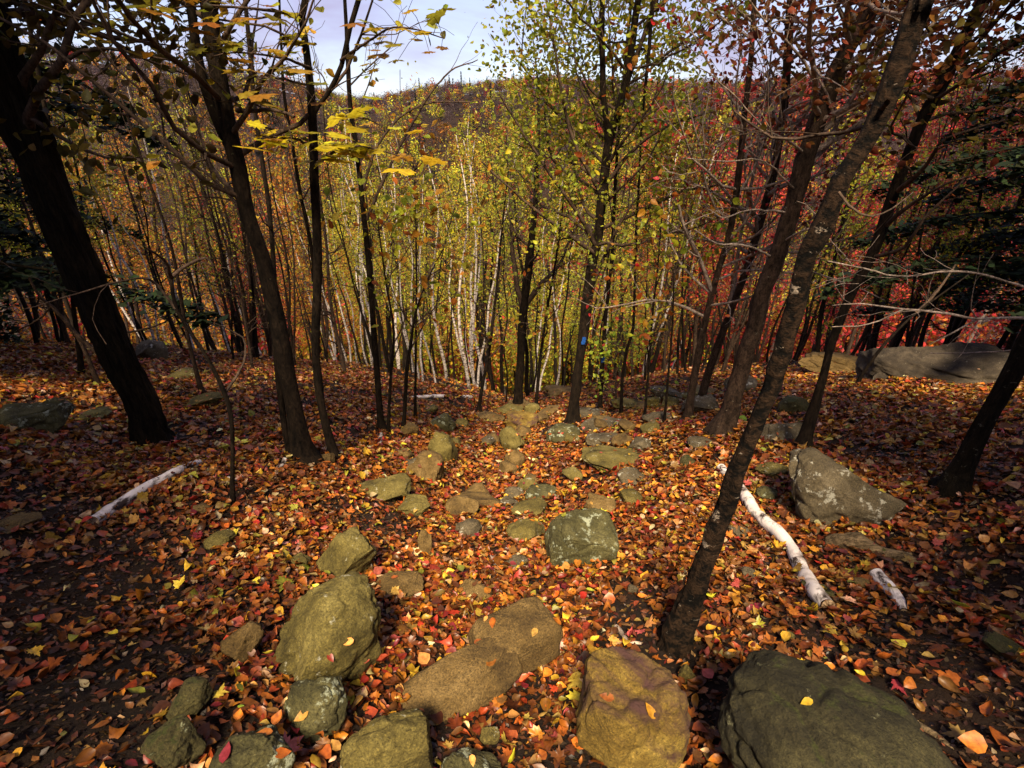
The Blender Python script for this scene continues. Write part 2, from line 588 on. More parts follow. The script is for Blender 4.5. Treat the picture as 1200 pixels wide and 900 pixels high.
def ico(sub):
    if sub not in _ico:
        bm = bmesh.new()
        bmesh.ops.create_icosphere(bm, subdivisions=sub, radius=1)
        _ico[sub] = (np.array([v.co[:] for v in bm.verts]), np.array([[v.index for v in f.verts] for f in bm.faces]))
        bm.free()
    return _ico[sub]


ROCKS = []          # (centre, half sizes) for leaves that lie on rocks


def rock(px, py, w, h, mat, label, yaw=0.0, box=.85, cuts=11, seed=None, bury=0.20, depth=0.85, tilt=0.0, name='rock', rough=1.0, cat='rock', flat=None):
    seed = int(seed if seed is not None else px * 7 + py)
    rng = np.random.RandomState(seed)
    d = ray(px, py)
    w0, h0 = w, h
    w = w / (1 + 0.6 * (math.hypot(1, (px - 600) / F_PX) - 1))
    h = h / (1 + 0.5 * (math.hypot(1, (py - 450) / F_PX) - 1))
    hh = 0.2
    for _ in range(6):            # find where the rock's middle sits on the ground
        t = np.arange(0.6, 40, 0.01)
        P = CAM + t[:, None] * d
        up = P[:, 2] - H(P[:, 0], P[:, 1], False) - hh * (0.5 - bury)
        k = int(np.argmax(up < 0)) if (up < 0).any() else len(t) - 1
        tt = t[k]
        W = w * tt / F_PX
        D = W * depth
        e = math.atan2(-d[2], math.hypot(d[0], d[1]))
        need = h * tt / F_PX
        hh = max(0.28 * W, min(1.3 * W, (need * 1.1 - 0.6 * D * math.sin(e)) / math.cos(e)))
        if flat: hh = flat * W
        hh *= 1 / (1 - bury * 0.5)
    c = CAM + tt * d
    c[2] = H1(c[0], c[1]) + hh * (0.5 - bury)
    V, T = ico(6 if w > 66 else 5 if w > 36 else 4)
    V = V.copy()
    if box < 1:
        V = np.sign(V) * np.abs(V) ** box
        V /= np.abs(V).max()
        V *= 0.92
    for _ in range(cuts):
        n = unit(rng.normal(0, 1, 3))
        dd = rng.uniform(0.52, 0.84)
        o = np.maximum(0, V @ n - dd)
        V -= o[:, None] * n * 0.985
    q = V * np.array([1, depth, 1])
    nn = V / (np.linalg.norm(V, axis=1, keepdims=True) + 1e-6)
    V = V + nn * ((0.085 * fbm(q * 1.3 + seed, seed, 3) - 0.07 * np.maximum(0, 0.22 - np.abs(fbm(q * 1.6 + seed * 1.3, seed + 31, 2))) / 0.22 + 0.026 * fbm(q * 4.5 + seed, seed + 5, 4) + 0.012 * fbm(q * 15, seed + 9, 4, .65)) * rough)[:, None]
    lo, hi = V.min(0), V.max(0)
    V = (V - (lo + hi) / 2) / (hi - lo) * 2
    V *= np.array([W / 2, D / 2, hh / 2])
    ty, cy = math.radians(yaw), math.radians(tilt)
    Rx = np.array([[math.cos(cy), 0, math.sin(cy)], [0, 1, 0], [-math.sin(cy), 0, math.cos(cy)]])
    Rz = np.array([[math.cos(ty), -math.sin(ty), 0], [math.sin(ty), math.cos(ty), 0], [0, 0, 1]])
    # lie along the slope a little, and turn to face the viewer's bearing
    az = -math.atan2(d[0], d[1])
    Ra = np.array([[math.cos(az), -math.sin(az), 0], [math.sin(az), math.cos(az), 0], [0, 0, 1]])
    V = V @ (Ra @ Rz @ Rx).T
    # settle size and place so that what shows above the ground has the photographed extent
    fx, fy = math.cos(az) , math.sin(az)
    khs = 1.0
    for _ in range(5):
        Wd = V + c
        vis = Wd[:, 2] > H(Wd[:, 0], Wd[:, 1])
        if vis.sum() < 20: break
        q = Wd[vis] - CAM
        tt2 = q @ np.array([0, cp, -sp])
        ux = 600 + F_PX * q[:, 0] / tt2
        uy = 450 - F_PX * (q @ np.array([0, sp, cp])) / tt2
        kw = np.clip(w0 / np.ptp(ux), .7, 1.4)
        kh = np.clip(h0 / np.ptp(uy), .8, 1.25)
        kh = np.clip(khs * kh, .8, 1.7) / khs
        khs *= kh
        ex, ey = px - (ux.min() + ux.max()) / 2, py - (uy.min() + uy.max()) / 2
        # widen across the line of sight, deepen along it and raise it by the height ratio
        a_ = V[:, 0] * fx + V[:, 1] * fy
        b_ = -V[:, 0] * fy + V[:, 1] * fx
        a_, b_, z_ = a_ * kw, b_ * kh, V[:, 2] * kh
        V = np.stack([a_ * fx - b_ * fy, a_ * fy + b_ * fx, z_], 1)
        hh *= kh
        tm = float(np.median(tt2))
        c = c + np.array([fx, fy, 0]) * ex * tm / F_PX
        c[:2] += np.array([-fy, fx]) * (-ey * tm / F_PX / max(.35, math.sin(e + .36) / math.cos(.36)))
        c[2] = H1(c[0], c[1]) + hh * (0.5 - bury)
    bb = Buf()
    bb.add(V, T)
    o = bb.build(name, M[mat], None, True)
    o.location = c
    tag(o, label, cat)
    ROCKS.append((c, V, hh))
    return o


R = rock
R(406, 650, 72, 66, 'olive', 'pale lichen-spotted rock leaning against the back of the biggest olive boulder', yaw=20)
R(381, 735, 134, 132, 'olive', 'biggest rounded olive boulder with white lichen flecks left of the path', cuts=6, seed=11, yaw=35, depth=.9)
R(284, 752, 52, 50, 'tan', 'small tan rock at the left foot of the biggest olive boulder', cuts=9)
R(370, 832, 76, 80, 'lichen', 'dark olive rock with a white lichen spot, below the biggest olive boulder', cuts=5)
R(222, 820, 56, 50, 'mossy', 'small dark rock half hidden in brown leaves near the lower left corner', bury=.1, seed=3)
R(203, 872, 78, 70, 'mossy', 'dark shaded rock beside the lichen-crusted stone in the lower left corner', bury=.1, seed=14)
R(295, 895, 104, 92, 'lichen', 'rock crusted with grey-green lichen rings at the lower edge of the picture')
R(453, 880, 110, 88, 'olive', 'smooth flat-topped olive rock at the lower edge, left of the wedge slab', cuts=4, depth=.7)
R(536, 796, 152, 100, 'tan', 'long brown wedge-shaped slab half buried in leaves in front of the square block', yaw=30, box=.38, cuts=3, seed=4, depth=.45, flat=.32, tilt=-8, rough=.5)
R(604, 752, 112, 86, 'tan', 'square-edged tan block lying on the end of the long wedge slab', yaw=30, box=.34, cuts=2, seed=9, depth=.66, rough=.5, bury=.02)
R(742, 836, 136, 158, 'ochre', 'large mustard-yellow boulder with purple stains at the foot of the leaning birch', cuts=6, seed=21, depth=.9, yaw=-20)
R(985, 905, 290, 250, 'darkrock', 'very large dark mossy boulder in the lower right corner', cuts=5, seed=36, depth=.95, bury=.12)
R(552, 908, 76, 60, 'lichen', 'lichen-crusted rock cut by the lower edge below the wedge slab')
R(574, 862, 24, 22, 'olive', 'pebble-sized olive stone in the leaves below the wedge slab')
R(682, 632, 88, 72, 'lichen', 'upright grey-green boulder standing alone in the middle of the leaf-covered path', box=.75, seed=5, cuts=6, yaw=15)
R(605, 660, 36, 20, 'greyrock', 'small domed grey stone just in front of the upright boulder')
R(616, 622, 46, 30, 'olive', 'low olive stone left of the upright boulder in the path')
R(467, 686, 60, 28, 'tan', 'low tan rock with a red leaf on it, right of the biggest olive boulder', yaw=-20, box=.8)
R(556, 692, 42, 28, 'tan', 'brownish rounded stone above the square tan block')
R(549, 620, 32, 24, 'greyrock', 'grey stone alone in leaves below the flat tread stone')
R(498, 637, 18, 32, 'tan', 'narrow upright tan stone beside the path')
R(450, 571, 64, 34, 'olive', 'mossy olive rock lying low at the left edge of the stone path', yaw=15)
R(498, 548, 46, 40, 'tan', 'rounded tan rock leaning behind the low mossy olive rock', seed=2)
R(519, 525, 36, 38, 'olive', 'pointed olive rock between the tan rock and the split grey stone')
R(519, 494, 32, 24, 'lichen', 'angular split grey stone at the upper left end of the stone path', box=.7)
R(600, 515, 30, 30, 'olive', 'square olive stone standing in the middle of the upper path', box=.6)
R(603, 538, 24, 24, 'tan', 'small squarish stone just below the square olive stone', box=.6)
R(612, 494, 40, 26, 'ochre', 'ridged orange-brown rock at the top of the path', box=.75, tilt=12)
R(660, 508, 40, 26, 'lichen', 'dark green rock at the foot of the blazed tree')
R(708, 516, 44, 18, 'greyrock', 'low grey rock just right of the dark green rock')
R(720, 538, 78, 30, 'olive', 'long flat-topped olive rock in leaves right of the upper path', cuts=5)
R(708, 497, 56, 16, 'greyrock', 'flat grey slab lying behind the blazed tree', box=.7)
R(558, 588, 62, 22, 'tan', 'flat tan tread stone across the middle of the path', box=.6, bury=.4)
R(620, 596, 42, 24, 'olive', 'broad low stone right of the flat tan tread stone')
R(636, 578, 42, 22, 'lichen', 'grey-green angular stone above the broad low stone', box=.75)
R(671, 556, 26, 18, 'olive', 'small pointed stone left of the long flat-topped rock')
R(258, 632, 40, 24, 'olive', 'lone rounded olive stone on bare soil left of the boulders')
R(352, 657, 26, 20, 'olive', 'small stone tucked against the left side of the lichen-spotted rock')
R(235, 597, 24, 16, 'tan', 'small reddish tan stone in the leaves near the crooked sapling')
R(384, 538, 18, 14, 'tan', 'small tan stone at the foot of the slim double-curved tree')
R(994, 570, 140, 92, 'greyrock', 'big sloping grey boulder with pale lichen patches on the right bank', box=.8, seed=12, cuts=6, tilt=14, yaw=-10)
R(905, 552, 42, 22, 'olive', 'flat pale stone behind the leaning birch', box=.8)
R(918, 509, 56, 24, 'greyrock', 'flat grey slab between the leaning birch and the thin dark tree', box=.6, bury=.4)
R(930, 475, 38, 22, 'mossy', 'bright mossy stone on the right bank behind the leaning birch')
R(1118, 430, 230, 50, 'ledge', 'long grey rock outcrop along the top of the right bank', seed=3, cuts=8, depth=.6, bury=.35, box=.8)
R(985, 425, 100, 26, 'tan', 'low brown ledge left of the long grey outcrop', seed=8, depth=.6)
R(868, 452, 40, 24, 'greyrock', 'grey rock between the two rough-barked leaning trees', cuts=9)
R(820, 476, 44, 24, 'greyrock', 'greyish rock at the foot of the clump of pale stems', cuts=9)
R(820, 520, 30, 16, 'greyrock', 'low stone in leaves at the foot of the rough brown tree')
R(806, 540, 20, 14, 'mossy', 'small mossy stone left of the leaning birch')
R(40, 488, 98, 46, 'lichen', 'dark boulder with white lichen at the left edge', seed=17)
R(112, 482, 40, 18, 'lichen', 'low grey stone just right of the dark lichen boulder')
R(237, 469, 50, 16, 'olive', 'flat olive stone on the left slope behind the crooked sapling', box=.8)
R(213, 438, 44, 16, 'olive', 'flat green-grey stone near the top of the left slope')
R(178, 410, 40, 26, 'greyrock', 'angular grey rock behind the thick black trunk at the top of the left slope', box=.8)
R(878, 671, 22, 16, 'greyrock', 'egg-shaped grey pebble in leaves left of the long birch log', cuts=2)
R(1010, 684, 28, 16, 'tan', 'triangular pale stone between the two fallen birch pieces', cuts=9)
R(868, 624, 34, 14, 'greyrock', 'thin grey stone beside the middle of the long birch log', box=.7)
R(1180, 757, 60, 26, 'mossy', 'low dark stone at the right edge of the picture')
R(805, 790, 22, 24, 'olive', 'small yellow stone between the mustard boulder and the leaning birch')
R(20, 612, 60, 14, 'tan', 'flat brown stone sunk in leaves at the left edge')
R(735, 470, 40, 14, 'olive', 'low rock at the slope edge right of the blazed tree', cuts=8)
R(770, 490, 36, 14, 'greyrock', 'flat grey rock at the slope edge in front of the pale stems', box=.8)
R(575, 489, 34, 14, 'tan', 'flat stone left of the ridged orange-brown rock', box=.8)
R(692, 483, 40, 14, 'greyrock', 'low grey rock touching the base of the blazed tree', cuts=8)
R(645, 482, 30, 14, 'tan', 'small reddish rock behind the ridged orange-brown rock')
R(925, 745, 14, 12, 'olive', 'tiny stone in leaves below the long birch log')
R(960, 690, 44, 20, 'mossy', 'flat stone sunk under the lower end of the long birch log')
R(900, 578, 30, 18, 'lichen', 'dark wet stone beside the upper part of the long birch log')
R(742, 690, 14, 12, 'greyrock', 'pale pebble in leaves right of the path')
R(800, 670, 12, 10, 'greyrock', 'white pebble left of the leaning birch trunk')

rk = np.random.RandomState(91)
for k in range(34):
    px, py = rk.uniform(470, 760), rk.uniform(470, 615)
    px += (py - 540) * (-.2)
    sz = rk.uniform(.5, 1.2) * (12 + (py - 470) * .10)
    o = R(px, py, sz * 1.4, sz * .95, ('olive', 'tan', 'greyrock', 'tan')[k % 4], 'small angular stone half sunk in leaves among the bigger stones of the path', box=.85, bury=.1, seed=500 + k, yaw=rk.uniform(-60, 60), name='stone')
    o['group'] = 'small stones half sunk in the path'
for k in range(16):
    px, py = rk.uniform(560, 860), rk.uniform(455, 485)
    o = R(px, py, rk.uniform(16, 40), rk.uniform(9, 16), ('greyrock', 'olive', 'tan')[k % 3], 'low rock on the edge of the slope where the path drops away', box=.8, seed=700 + k, name='rock')
    o['group'] = 'low rocks on the edge of the slope'

# ------------------------------------------------------------------ leaf litter
LITTER = [(.38, .125, .016, 22), (.28, .085, .015, 23), (.38, .21, .055, 16), (.53, .31, .028, 11), (.27, .028, .013, 6), (.38, .08, .07, 4),
          (.12, .042, .012, 15), (.28, .26, .03, 4), (.52, .35, .20, 7), (.15, .017, .026, 3), (.47, .18, .02, 10)]
OLDLEAF = [(.15, .042, .010, 5), (.22, .065, .013, 5), (.095, .030, .010, 4), (.19, .085, .025, 3), (.27, .05, .016, 3)]
bl = Buf()


def bare(x, y):
    """0 where leaves lie thick, 1 where the wet soil is bare"""
    P = np.stack([x, y, np.zeros_like(x)], 1)
    n = fbm(P * 1.1, 41, 3)
    v = np.clip((n - 0.30) * 1.6, 0, 0.75)
    def blob(px, py, r, a):
        c = hit(px, py)
        return a * np.exp(-(((x - c[0]) ** 2 + (y - c[1]) ** 2) / (r * r)) ** 1.5)
    for px, py, r, a in BARE:
        v = np.maximum(v, blob(px, py, r, a))
    return v


BARE = [(150, 660, .42, .93), (40, 700, .6, .93), (60, 840, .55, .95), (190, 700, .25, .8), (745, 720, .22, .9), (1080, 760, .4, .85), (1130, 840, .5, .95),
        (940, 750, .2, .7), (790, 760, .22, .9), (1010, 530, .5, .6), (860, 830, .18, .9), (1180, 690, .4, .7), (150, 770, .3, .6), (275, 585, .25, .6)]
BANDS = [(0.2, 3.2, 980, 0.028, 0.058, 3.6, 0), (3.2, 6.5, 540, 0.038, 0.074, 8.0, 0), (6.5, 10.5, 300, 0.046, 0.084, 13.5, 0), (10.5, 17, 85, 0.06, 0.10, 22.0, 0),
         (0.2, 3.2, 1500, 0.028, 0.056, 3.6, 1), (3.2, 6.5, 700, 0.036, 0.070, 8.0, 1), (6.5, 10.5, 240, 0.05, 0.09, 13.5, 1)]
for y0, y1, dens, s0, s1, half, old in BANDS:
    n = int((y1 - y0) * 2 * half * dens)
    y = RS.uniform(y0, y1, n)
    x = RS.uniform(-half, half, n)
    m = np.abs(x) < 1.15 * y + 1.1
    x, y = x[m], y[m]
    m = RS.rand(len(x)) > bare(x, y) * (.9 if old else 1)
    x, y = x[m], y[m]
    n = len(x)
    nm = normal_at(x, y)
    z = H(x, y)
    tilt = RS.normal(0, 0.33, (n, 3))
    nn = nm + tilt
    lift = np.abs(RS.normal(0, 0.008 if old else 0.016, n)) + (0.003 if old else 0.010)
    pos = np.stack([x, y, z], 1) + nm * lift[:, None]
    size = RS.uniform(s0, s1, n) * np.exp(RS.normal(0, .16, n))
    col = pick(OLDLEAF if old else LITTER, n, RS, 0.38)
    which = RS.rand(n)
    for lo, hi, kinds, k in ((0, .80, CURLED, 1.0), (.80, 1.01, MAPLES, 1.15)):
        for q, tm in enumerate(kinds):
            m = (which >= lo) & (which < hi) & (np.arange(n) % len(kinds) == q)
            put_leaves(bl, tm, pos[m], frames(nn[m], RS.uniform(0, 2 * PI, m.sum())), size[m] * k, col[m])
# crumbs of old leaf, bark and twig on the soil
for y0, y1, dens, half in ((.2, 3.4, 3200, 3.6), (3.4, 7, 450, 8)):
    n = int((y1 - y0) * 2 * half * dens)
    x, y = RS.uniform(-half, half, n), RS.uniform(y0, y1, n)
    m = np.abs(x) < 1.15 * y + 1.1
    x, y = x[m], y[m]
    n = len(x)
    nm = normal_at(x, y)
    pos = np.stack([x, y, H(x, y)], 1) + nm * .003
    put_leaves(bl, SMALL[0], pos, frames(nm + RS.normal(0, .4, (n, 3)), RS.uniform(0, 6.28, n)), RS.uniform(.008, .032, n), pick([(.05, .022, .010, 4), (.11, .05, .018, 3), (.17, .09, .035, 2), (.03, .015, .01, 4)], n, RS, .5))
# a few leaves on the rocks
for c, V, hh in ROCKS:
    hs = np.abs(V).max(0)
    top = V[V[:, 2] > 0.45 * V[:, 2].max()]
    w = np.ptp(V[:, 0])
    k = RS.poisson(min(5, w * 6))
    if k and w > 0.15:
        P = top[RS.choice(len(top), k)]
        nr = P / hs ** 2
        nr /= np.linalg.norm(nr, axis=1, keepdims=True)
        nr = nr * .6 + np.array([0, 0, .4])
        P = P + c + nr * 0.004
        put_leaves(bl, OVALS[0], P, frames(nr + RS.normal(0, .10, (k, 3)), RS.uniform(0, 6.28, k)), RS.uniform(.03, .052, k), pick(LITTER, k, RS, .3))
tag(bl.build('fallen_leaves', M['litter'], None, True), 'thick litter of orange, brown, yellow and red leaves covering the slope', 'leaf litter', None, 'stuff')

# ------------------------------------------------------------------ trees standing near: paths read off the photograph, real heights above
def to_world(px, py, Yd):
    d = ray(px, py)
    return CAM + d * (Yd / d[1]), Yd / d[1]


class Tree:
    def __init__(s, label, base, pts, bark, group=None, name='tree', rough=0.10, sides=14, height=9.0, top_r=0.02, lean=0.0, dY=0.0, taper=True, twig=None, flare=0.75, freq=(9, 9, 2.2)):
        s.rng = np.random.RandomState(int(base[0] * 3 + base[1]))
        B = hit(base[0], base[1])
        if dY: B = B * 1.0
        s.B = B
        s.root = empty(name, B, label, 'tree', group)
        s.bark, s.tw = bark, twig or ('twig' if bark in ('dark', 'furrow', 'peel', 'crust') else bark)
        s.tb, s.bb, s.lb, s.tips, s.limbs = Buf(), Buf(), Buf(), [], []
        s.lean = lean
        s.rough, s.sides, s.freq = rough, sides, freq
        s.P, s.R = s.stem([(base[0], base[1], base[2])] + pts, height, top_r, flare=flare)

    def stem(s, pts, height=None, top_r=0.02, flare=0.5, start=None, sides=None):
        P, R = [], []
        Y0 = s.B[1]
        for k, q in enumerate(pts):
            Yd = Y0 + (q[3] if len(q) > 3 else 0) + s.lean * k / max(1, len(pts) - 1)
            p, t = to_world(q[0], q[1], Yd)
            P.append(p)
            i0, i1 = max(0, k - 1), min(len(pts) - 1, k + 1)
            ex, ey = pts[i1][0] - pts[i0][0], pts[i1][1] - pts[i0][1]
            R.append(0.80 * q[2] / 2 * t / F_PX * abs(ey) / (math.hypot(ex, ey) + 1e-6) / math.hypot(1, (q[0] - 600) / F_PX))
        P, R = np.array(P), np.array(R)
        if start is not None:
            P[0] = start
        else:
            P = np.concatenate([[P[0] - np.array([0, 0, 0.18])], P])
            R = np.concatenate([[R[0]], R])
        if height:
            top = s.B[2] + height
            d = unit(P[-1] - P[-2])
            p, r = P[-1], R[-1]
            n = max(2, int((top - p[2]) / 0.7))
            for i in range(n):
                d = unit(d * 0.9 + np.array([0, 0, 0.16]) + s.rng.normal(0, 0.05, 3))
                p = p + d * (top - P[-1][2]) / max(1, n - i) * min(1.0, 1.0) if False else p + d * 0.7
                P = np.concatenate([P, [p]])
                R = np.concatenate([R, [max(top_r, r * (1 - (i + 1) / n))]])
        P, R = smooth_path(P, R, 0.05 if (sides or s.sides) > 12 else 0.12)
        if flare and start is None:
            hgt = P[:, 2] - s.B[2]
            R = R * (1 + flare * np.exp(-np.maximum(hgt, 0) / 0.10))
        P = P + (0.35 if R.max() < .06 else 0.10) * R[:, None] * np.stack([fbm(np.stack([P[:, 2] * 2.2, P[:, 0] * 0 + 3, P[:, 0] * 0 + s.B[0] * 9], 1), 2, 2), fbm(np.stack([P[:, 2] * 2.2, P[:, 0] * 0 + 8, P[:, 0] * 0 + s.B[0] * 5], 1), 4, 2), 0 * R], 1)
        tube(s.tb, P, R, sides or s.sides, None, s.rough, int(s.B[1] * 100) % 97, s.freq, cap=True)
        return P, R

    def limb(s, pts, depth=1, dens=5, tips=False, sides=6, L=0.5):
        """a branch seen in the photograph: (px, py, width px, extra distance)"""
        P, R = [], []
        for q in pts:
            p, t = to_world(q[0], q[1], s.B[1] + q[3])
            P.append(p)
            R.append(q[2] / 2 * t / F_PX)
        P, R = smooth_path(P, R, 0.05)
        wob = s.rng.normal(0, 1, P.shape).cumsum(0) * 0.003
        P = P + wob - np.linspace(0, 1, len(P))[:, None] * wob[-1]
        lb = Buf()
        s.limbs.append(lb)
        tube(lb, P, R, sides)
        tl = s.tips if tips else []
        if depth:
            n = len(P)
            length = np.linalg.norm(np.diff(P, axis=0), axis=1).sum()
            for _ in range(int(length * dens)):
                j = s.rng.randint(int(n * .2), n - 1)
                d = unit(P[j + 1] - P[j])
                q = unit(np.cross(d, s.rng.normal(0, 1, 3)))
                a = s.rng.uniform(.5, 1.0)
                branch(lb, P[j], unit(d * math.cos(a) + q * math.sin(a)), s.rng.uniform(.25, 1.0) * L, R[j] * .55, depth - 1, s.rng, tl, 0.15, .2, 4, .09, 4)
        return P

    def boughs(s, n, z0, z1, L, depth=2, elev=(0.2, 0.8), dens=3.2, up=0.25, path=None, az=None, rk=0.38, droop=0.0, wob=.2, tipgap=.09):
        P, R = path or (s.P, s.R)
        zz = P[:, 2] - s.B[2]
        for i in range(n):
            h = z0 + (z1 - z0) * (i + s.rng.rand()) / n
            j = int(np.argmin(np.abs(zz - h)))
            a = s.rng.uniform(0, 2 * PI) if az is None else s.rng.uniform(*az)
            e = s.rng.uniform(*elev)
            d = np.array([math.cos(a) * math.cos(e), math.sin(a) * math.cos(e), math.sin(e)])
            l = L * s.rng.uniform(.55, 1.15) * (1 - 0.45 * i / n)
            branch(s.bb, P[j], d, l, min(0.03, R[j] * rk), depth, s.rng, s.tips, up, wob, dens, tipgap, 6, droop=droop)

    def leaves(s, kind, size, pal, n_per=1, keep=1.0, spread=.04, flat=.5):
        leaves_at(s.lb, s.tips, kind, size, pal, s.rng, n_per, spread, flat, keep)

    def done(s, crown='crown'):
        s.tb.build('trunk', M[s.bark], s.root, True, s.B)
        for q in s.limbs: q.build('branch', M[s.tw], s.root, True, s.B)
        if s.bb.n: s.bb.build('bare_crown', M[s.tw], s.root, True, s.B)
        if s.lb.n: s.lb.build(crown, M['leaf'], s.root, True, s.B)
        return s.root


YEL = [(.50, .36, .03, 5), (.42, .40, .04, 5), (.30, .33, .04, 3), (.50, .24, .02, 2)]
YG = [(.40, .41, .03, 6), (.29, .34, .03, 5), (.52, .45, .03, 4), (.34, .17, .03, 1.2), (.2, .22, .03, 2)]
ORA = [(.45, .20, .02, 5), (.42, .12, .02, 4), (.46, .31, .03, 4), (.30, .07, .02, 2)]
RED = [(.46, .025, .03, 5), (.30, .045, .03, 4), (.42, .10, .02, 4), (.24, .015, .03, 3)]
RUST = [(.20, .05, .02, 4), (.15, .06, .02, 3), (.26, .12, .03, 2), (.10, .03, .02, 3)]
GRN = [(.22, .34, .03, 5), (.34, .42, .04, 4), (.15, .26, .03, 2)]
OLV = [(.085, .075, .012, 4), (.13, .09, .015, 3), (.06, .045, .012, 3)]  # olive tints darkened to put shade into the leaf colour


def blaze(tree, px, py, w, h, off=0.004):
    """a painted trail mark wrapped on the side of the trunk that faces the path"""
    p, t = to_world(px, py, tree.B[1])
    j = int(np.argmin(np.abs(tree.P[:, 2] - p[2])))
    c, r = tree.P[j], tree.R[j] * 1.12 + off
    hw, hh = w * t / F_PX / 2, h * t / F_PX / 2
    bb = Buf()
    zs = np.linspace(-hh, hh, 7)
    an = np.linspace(-1, 1, 9) * min(1.2, hw / r) - PI / 2
    edge = tree.rng.normal(0, .08, (7, 9))
    V = []
    for rad in (r, r - 0.006):
        for a_, z in enumerate(zs):
            jj = int(np.argmin(np.abs(tree.P[:, 2] - (p[2] + z))))
            for b_, q in enumerate(an):
                qq = q + edge[a_, b_] * (abs(b_ - 4) > 3)
                V.append((tree.P[jj][0] + rad * math.cos(qq), tree.P[jj][1] + rad * math.sin(qq), p[2] + z * (1 + .1 * edge[a_, b_])))
    i = np.arange(6)[:, None] * 9
    k = np.arange(8)[None, :]
    Q = np.stack([i + k, i + k + 1, i + k + 10, i + k + 9], -1).reshape(-1, 4)
    bb.add(np.array(V), None, np.concatenate([Q, Q + 63]))
    o = bb.build('trail_blaze', M['blaze'], tree.root, True, tree.B)
    o['label'] = 'blue painted trail blaze'


# --- left side
t = Tree('thick black trunk with furrowed bark leaning left at the left edge', (180, 517, 52), [(160, 465, 52), (140, 418, 54), (102, 330, 62), (62, 232, 70), (25, 130, 80), (-14, 30, 88)],
         'furrow', rough=.20, sides=48, height=11, top_r=.05, freq=(48, 48, 3.4), flare=.28)
t.boughs(16, 2.1, 4.2, 1.8, 2, dens=3)
t.boughs(18, 4.2, 9, 3.0, 2, dens=2.6)
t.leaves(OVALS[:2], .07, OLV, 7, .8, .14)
t.done()
T1 = t

t = Tree('tall dark forked tree with a thin second stem hugging its foot, second from the left', (357, 540, 30), [(345, 480, 25), (325, 380, 24), (308, 300, 25), (290, 245, 25), (276, 185, 27), (262, 120, 26), (250, 50, 26), (243, 0, 27)],
         'dark', rough=.16, sides=20, height=9.5)
p2 = t.stem([(276, 188, 16), (258, 150, 17), (240, 100, 16), (228, 40, 15), (222, 0, 15)], 9, .015, 0, sides=12)
t.stem([(340, 538, 10), (330, 470, 10), (322, 400, 9), (318, 350, 6), (312, 310, 4)], None, flare=.2, sides=8)
t.limb([(278, 130, 6, 0), (320, 128, 4, -.2), (345, 137, 3, -.5)], 1)
t.limb([(300, 265, 6, 0), (275, 235, 4, .2), (240, 200, 3, .4), (200, 180, 2, .6)], 2, 3)
t.limb([(287, 240, 6, 0), (250, 200, 5, .3), (232, 150, 3, .5), (215, 90, 2, .8)], 2, 3)
t.boughs(30, 1.9, 5.5, 1.8, 2, dens=3.6)
t.boughs(16, 3, 9, 1.8, 2, dens=3.0, path=p2)
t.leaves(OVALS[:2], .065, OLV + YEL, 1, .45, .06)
T2 = t
t.done()

t = Tree('slim double-curved dark tree carrying the bright yellow maple leaves', (392, 537, 13), [(377, 477, 12), (370, 410, 12), (372, 300, 13), (369, 220, 13), (366, 135, 13), (360, 67, 11), (354, 18, 11), (358, 0, 11)],
         'dark', rough=.1, sides=14, height=7.5)
p2 = t.stem([(366, 138, 8), (384, 110, 8), (400, 77, 8), (410, 33, 8), (420, 0, 8)], 7, .008, 0, sides=8)
t.boughs(12, 2.8, 5.5, 1.5, 2, dens=3.5)
t.boughs(8, 3.2, 6, 1.4, 2, dens=3.5, path=p2)
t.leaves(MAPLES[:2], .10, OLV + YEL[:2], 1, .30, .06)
dY = 3.0 - t.B[1]
MAPLE_YEL = [(.52, .38, .02, 5), (.42, .38, .02, 5), (.46, .28, .02, 1)]
MAPLE_BACKLIT = [(.30, .22, .02, 4), (.22, .20, .02, 4), (.30, .14, .02, 2)]  # darker copy of the maple tints, backlit undersides put into the colour


def spray(tree, pts, n, size, pal, width, depth=0.18):
    """a layered spray of large maple leaves on a thin branch"""
    P = tree.limb(pts, 0)
    ex, tw = [], []
    m = len(P)
    for k in range(n):
        j = int(m * (0.35 + 0.65 * (k + tree.rng.rand()) / n))
        c = P[min(j, m - 1)]
        q = c + np.array([tree.rng.normal(0, width * .5), tree.rng.normal(0, width * .5), tree.rng.normal(0, depth * .35)])
        tube(tree.limbs[-1], [c, (c + q) / 2 + np.array([0, 0, .015]), q], [.002, .0016, .0012], 3)
        ex.append((q, None))
    leaves_at(tree.lb, ex, FLATMAPLE, size, pal, tree.rng, 1, .005, .86)


spray(t, [(368, 195, 5, 0), (385, 180, 3.5, dY * .6), (425, 170, 2.5, dY), (480, 186, 1.5, dY + .1)], 26, .15, MAPLE_YEL, .17)
spray(t, [(367, 170, 4, 0), (350, 165, 3, dY * .6), (325, 160, 2, dY), (296, 158, 1.2, dY)], 13, .15, MAPLE_YEL, .13)
spray(t, [(400, 140, 3, 0), (410, 138, 2.5, dY * .6), (435, 142, 2, dY), (450, 150, 1.2, dY)], 12, .12, MAPLE_YEL, .14)
spray(t, [(362, 80, 4, 0), (330, 70, 3, dY * .5), (290, 60, 2, dY), (250, 66, 1.2, dY)], 22, .13, MAPLE_BACKLIT, .2)
spray(t, [(400, 70, 4, 0), (430, 50, 3, dY * .5), (470, 30, 2, dY), (520, 45, 1.2, dY)], 22, .11, MAPLE_BACKLIT, .18)
spray(t, [(355, 20, 4, 0), (300, 10, 3, dY * .6), (220, 5, 2, dY), (150, 30, 1.2, dY)], 26, .13, MAPLE_BACKLIT, .25)
spray(t, [(358, 100, 3, 0), (330, 95, 2.5, dY * .5), (310, 92, 2, dY), (350, 100, 1.2, dY - .3)], 14, .12, MAPLE_BACKLIT, .2)
t.done()

